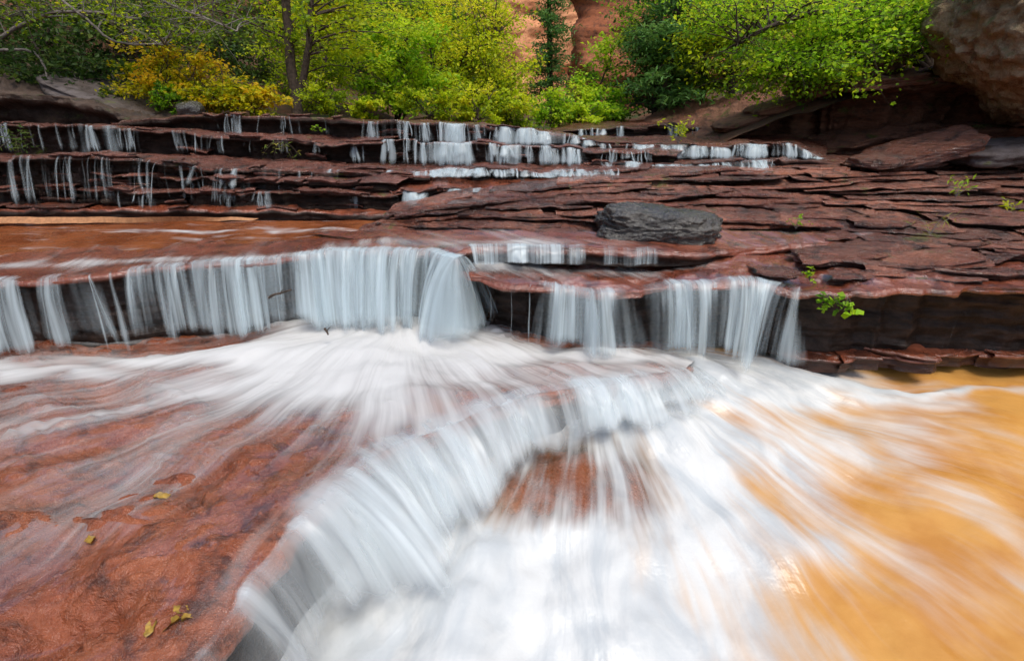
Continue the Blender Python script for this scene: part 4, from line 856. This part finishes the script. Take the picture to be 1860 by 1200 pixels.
for i, (a, b_, yy, w_, h_, lab) in enumerate([(-20, 60, 8.8, 150, 70, 'dark leafy bush at the far left edge above the bank'), (330, 60, 10.5, 120, 70, 'dim bush on the slope above the golden shrubs'), (180, 50, 10, 120, 60, 'shaded bush high on the left slope'), (430, 120, 10, 70, 60, 'olive bush behind the golden shrubs'), (110, 150, 7.6, 80, 30, 'low dark undergrowth on the left bank')]):
    b0 = px(a, b_ + h_*.9, yy)
    tree('dark_bush', b0, lab, [blob(a, b_, yy, w_, h_, 1)], [[b0, px(a - 20, b_, yy), px(a - 10, b_ - h_, yy)], [b0, px(a + 40, b_, yy), px(a + 60, b_ - h_*.6, yy)]], 60, 120, .065, LEAF_D, 120 + i, cat='bush', r0=.02, clump=.30, tint_mu=[.3, .7, .5, .75, .3][i], limb=.008)
# shrubs along the crest
def shrub(name, c, rad, label, lmat, seed, n=26, m=110, ls=.05, tint=.5, cat='shrub', group='shrubs along the crest'):
    r = np.random.default_rng(seed); c = np.array(c); st = []
    for k in range(5):
        a = r.random()*2*math.pi; st.append([c, c + np.array([math.cos(a)*rad[0]*.3, math.sin(a)*rad[1]*.3, rad[2]*.7]), c + np.array([math.cos(a)*rad[0]*.6, math.sin(a)*rad[1]*.6, rad[2]*1.2])])
    return tree(name, c, label, [(c + np.array([0, 0, rad[2]*.75]), rad, 1)], st, n, m, ls, lmat, seed, cat=cat, r0=.012, clump=min(rad)*.45, tint_mu=tint, group=group, limb=.008)
shrub('gold_shrub', px(300, 185, 7.6), (.45, .35, .42), 'tall left end of the golden shrub row', LEAF_GOLD, 301, 44, 130, .05, .45)
shrub('gold_shrub', px(385, 195, 7.4), (.45, .3, .32), 'middle of the golden shrub row right of the dark stone', LEAF_GOLD, 302, 44, 130, .05, .5)
shrub('gold_shrub', px(465, 205, 7.4), (.40, .3, .20), 'low right end of the golden shrub row', LEAF_GOLD, 303, 34, 120, .05, .55)
shrub('green_shrub', px(315, 195, 7.2), (.26, .2, .14), 'deep green low shrub below the golden row', LEAF_G, 304, 20, 110, .04, .2)
shrub('green_shrub', px(590, 208, 7.6), (.26, .2, .26), 'soft light green shrub at the foot of the twin-stemmed tree', LEAF_Y, 305, 26, 120, .035, .2)
shrub('green_shrub', px(660, 210, 7.8), (.25, .2, .12), 'low shrub left of the bright sapling', LEAF_Y, 306, 16, 110, .05, .5)
shrub('green_shrub', px(870, 218, 8.4), (.40, .3, .26), 'yellow-green shrub on the crest below the arching tree', LEAF_Y, 307, 30, 120, .05, .5)
shrub('green_shrub', px(930, 222, 8.6), (.32, .3, .24), 'bright shrub at the right foot of the arching tree', LEAF_Y, 308, 28, 120, .05, .42)
shrub('green_shrub', px(1000, 226, 9.2), (.40, .3, .30), 'leafy shrub in front of the slender pine', LEAF_G, 309, 30, 120, .05, .6)
shrub('green_shrub', px(1060, 224, 9.6), (.40, .3, .24), 'pale willow-like shrub right of the slender pine', LEAF_G, 310, 28, 120, .06, .7)
shrub('green_shrub', px(1110, 220, 10.2), (.35, .3, .30), 'blue-green shrub before the red soil slope', LEAF_G, 311, 24, 120, .06, .4)
shrub('green_shrub', px(780, 212, 8.8), (.45, .3, .22), 'shadowed shrub under the sapling stems', LEAF_Y, 312, 24, 110, .05, .3)
shrub('green_shrub', px(190, 190, 7.2), (.30, .2, .10), 'small mossy shrub on the grey bank', LEAF_D, 313, 16, 90, .04, .8)
# sprigs growing from the rock
def sprig(p, s, label, lmat, seed, n=26, ls=.03, hang=0., tint=.6, name='sprig_plant', aspect=.6, stems=5):
    r = np.random.default_rng(seed); p = np.array(p); e = empty(name, p, label, 'plant', 'sprigs growing from the rock')
    paths, C, T = [], [], []
    for k in range(stems):
        d = r.normal(size=3)*np.array([.6, .35, .3]) + np.array([0, -.35 if hang else 0, -hang if hang else .8]); end = p + d*s
        cv = curve(p, end, .15, r, 7); paths.append((cv, .0035, .0012)); m = n//stems + 1
        C.append(cv[r.integers(2, 7, size=m)] + r.normal(size=(m, 3))*s*.10); T.append(np.clip(tint + .2*r.normal(size=m), 0, 1))
    V, F = tubes(paths); obj('stem', mesh('stem', V, F, GBARK if not hang else BARK), e)
    V, F, tn = leaves(np.concatenate(C), None, ls, r, aspect, np.concatenate(T), .1)
    obj('foliage', mesh('foliage', V, F, lmat, attrs=dict(tint=tn), smooth=False), e)
sprig(px(1505, 535, 3.02), .10, 'leafy green sprig hanging over the dark right ledge', LEAF_G, 401, 46, .036, .75, .25, aspect=.8, stems=6)
sprig(px(1540, 540, 2.98), .09, 'lowest rosette of leaves under the hanging sprig', LEAF_G, 411, 16, .05, 1.3, .4, aspect=.8, stems=3)
sprig(at(1470, 508, z=.48), .07, 'small creeping sprig at the end of the right veil', LEAF_G, 402, 36, .025, 0, .6)
sprig(at(1735, 358, z=.86), .16, 'upright grassy sprig on the upper layered slope', LEAF_G, 403, 44, .045, 0, .65, aspect=.3)
sprig(at(1690, 425, z=.66), .16, 'dry pale grass tuft on the layered slope front', GRASS, 404, 30, .08, 0, .95, aspect=.08)
sprig(at(1840, 385, z=.78), .10, 'yellowish sprig near the right edge of the slope', LEAF_Y, 405, 26, .04, 0, .6, aspect=.3)
sprig(at(1445, 415, z=.66), .09, 'small weed in a crack of the layered slope', LEAF_G, 406, 26, .03, 0, .4)
sprig(px(1232, 262, 6.3), .24, 'pale yellow-green plant standing on the right falls', LEAF_Y, 407, 90, .05, 0, .5, aspect=.4, stems=8)
sprig(px(30, 250, 5.7), .26, 'fern hanging at the left edge of the cascade', LEAF_D, 408, 120, .05, .4, .7, aspect=.3, stems=10)
sprig(px(510, 258, 5.95), .16, 'dry tuft hanging from the upper left ledge', GRASS, 409, 70, .05, .8, .7, aspect=.15, stems=9)
sprig(px(575, 232, 6.2), .09, 'little plant on the dark crest face', LEAF_G, 410, 24, .03, .3, .4)

# fallen leaves on the slab, sticks in the falls
r = np.random.default_rng(9)
LF = plain('fallen_leaf_yellow', (.33, .20, .03), .5, 40, .4)
for i, (a, b, s_) in enumerate([(295, 903, .05), (165, 982, .05), (205, 955, .06), (305, 1140, .07), (330, 1110, .05), (345, 1122, .04), (275, 1142, .05)]):
    p = np.array(at(a, b, z=.02)); n_ = 9; t = np.linspace(-1, 1, n_); wd = .32*(1 - t*t)**.7*(1 + .2*np.sin(t*9))
    L1 = np.stack([t*s_*.6, wd*s_, .012*np.sin(t*2)], 1); L2 = np.stack([t*s_*.6, -wd*s_, .012*np.sin(t*2 + .5)], 1); M_ = np.stack([t*s_*.6, 0*t, -.004 + 0*t], 1)
    V = np.stack([L1, M_, L2], 1).reshape(-1, 3); o = obj('fallen_leaf', mesh('fallen_leaf', V, grid_faces(n_, 3), LF)); o.location = p + np.array([0, 0, .01]); o.rotation_euler = (r.normal()*.15, r.normal()*.15, r.random()*6)
    tag(o, ['yellow leaf alone near the middle of the red slab', 'yellow leaf left of the rounded hump on the slab', 'larger yellow leaf on the rounded hump of the slab', 'biggest of the yellow leaves stuck near the slab edge', 'upper leaf of the yellow cluster near the slab edge', 'small right leaf of the yellow cluster near the slab edge', 'left leaf of the yellow cluster near the slab edge'][i], 'leaf', 'fallen yellow leaves')
for (a, b, c_, d_, yy, lab) in [(488, 541, 530, 526, 3.30, 'short brown stick caught in the falling water'), (590, 596, 596, 608, 3.20, 'dark twig end poking out at the foot of the central gush')]:
    P0, P1 = px(a, b, yy), px(c_, d_, yy - .03); V, F = tubes([(curve(P0, P1, .05, r, 7, .12), .009, .005), (curve((P0 + P1)/2, (P0 + P1)/2 + np.array([.03, 0, .03]), .1, r, 4), .004, .002)])
    tag(obj('stick', mesh('stick', V, F, BARK)), lab, 'stick')
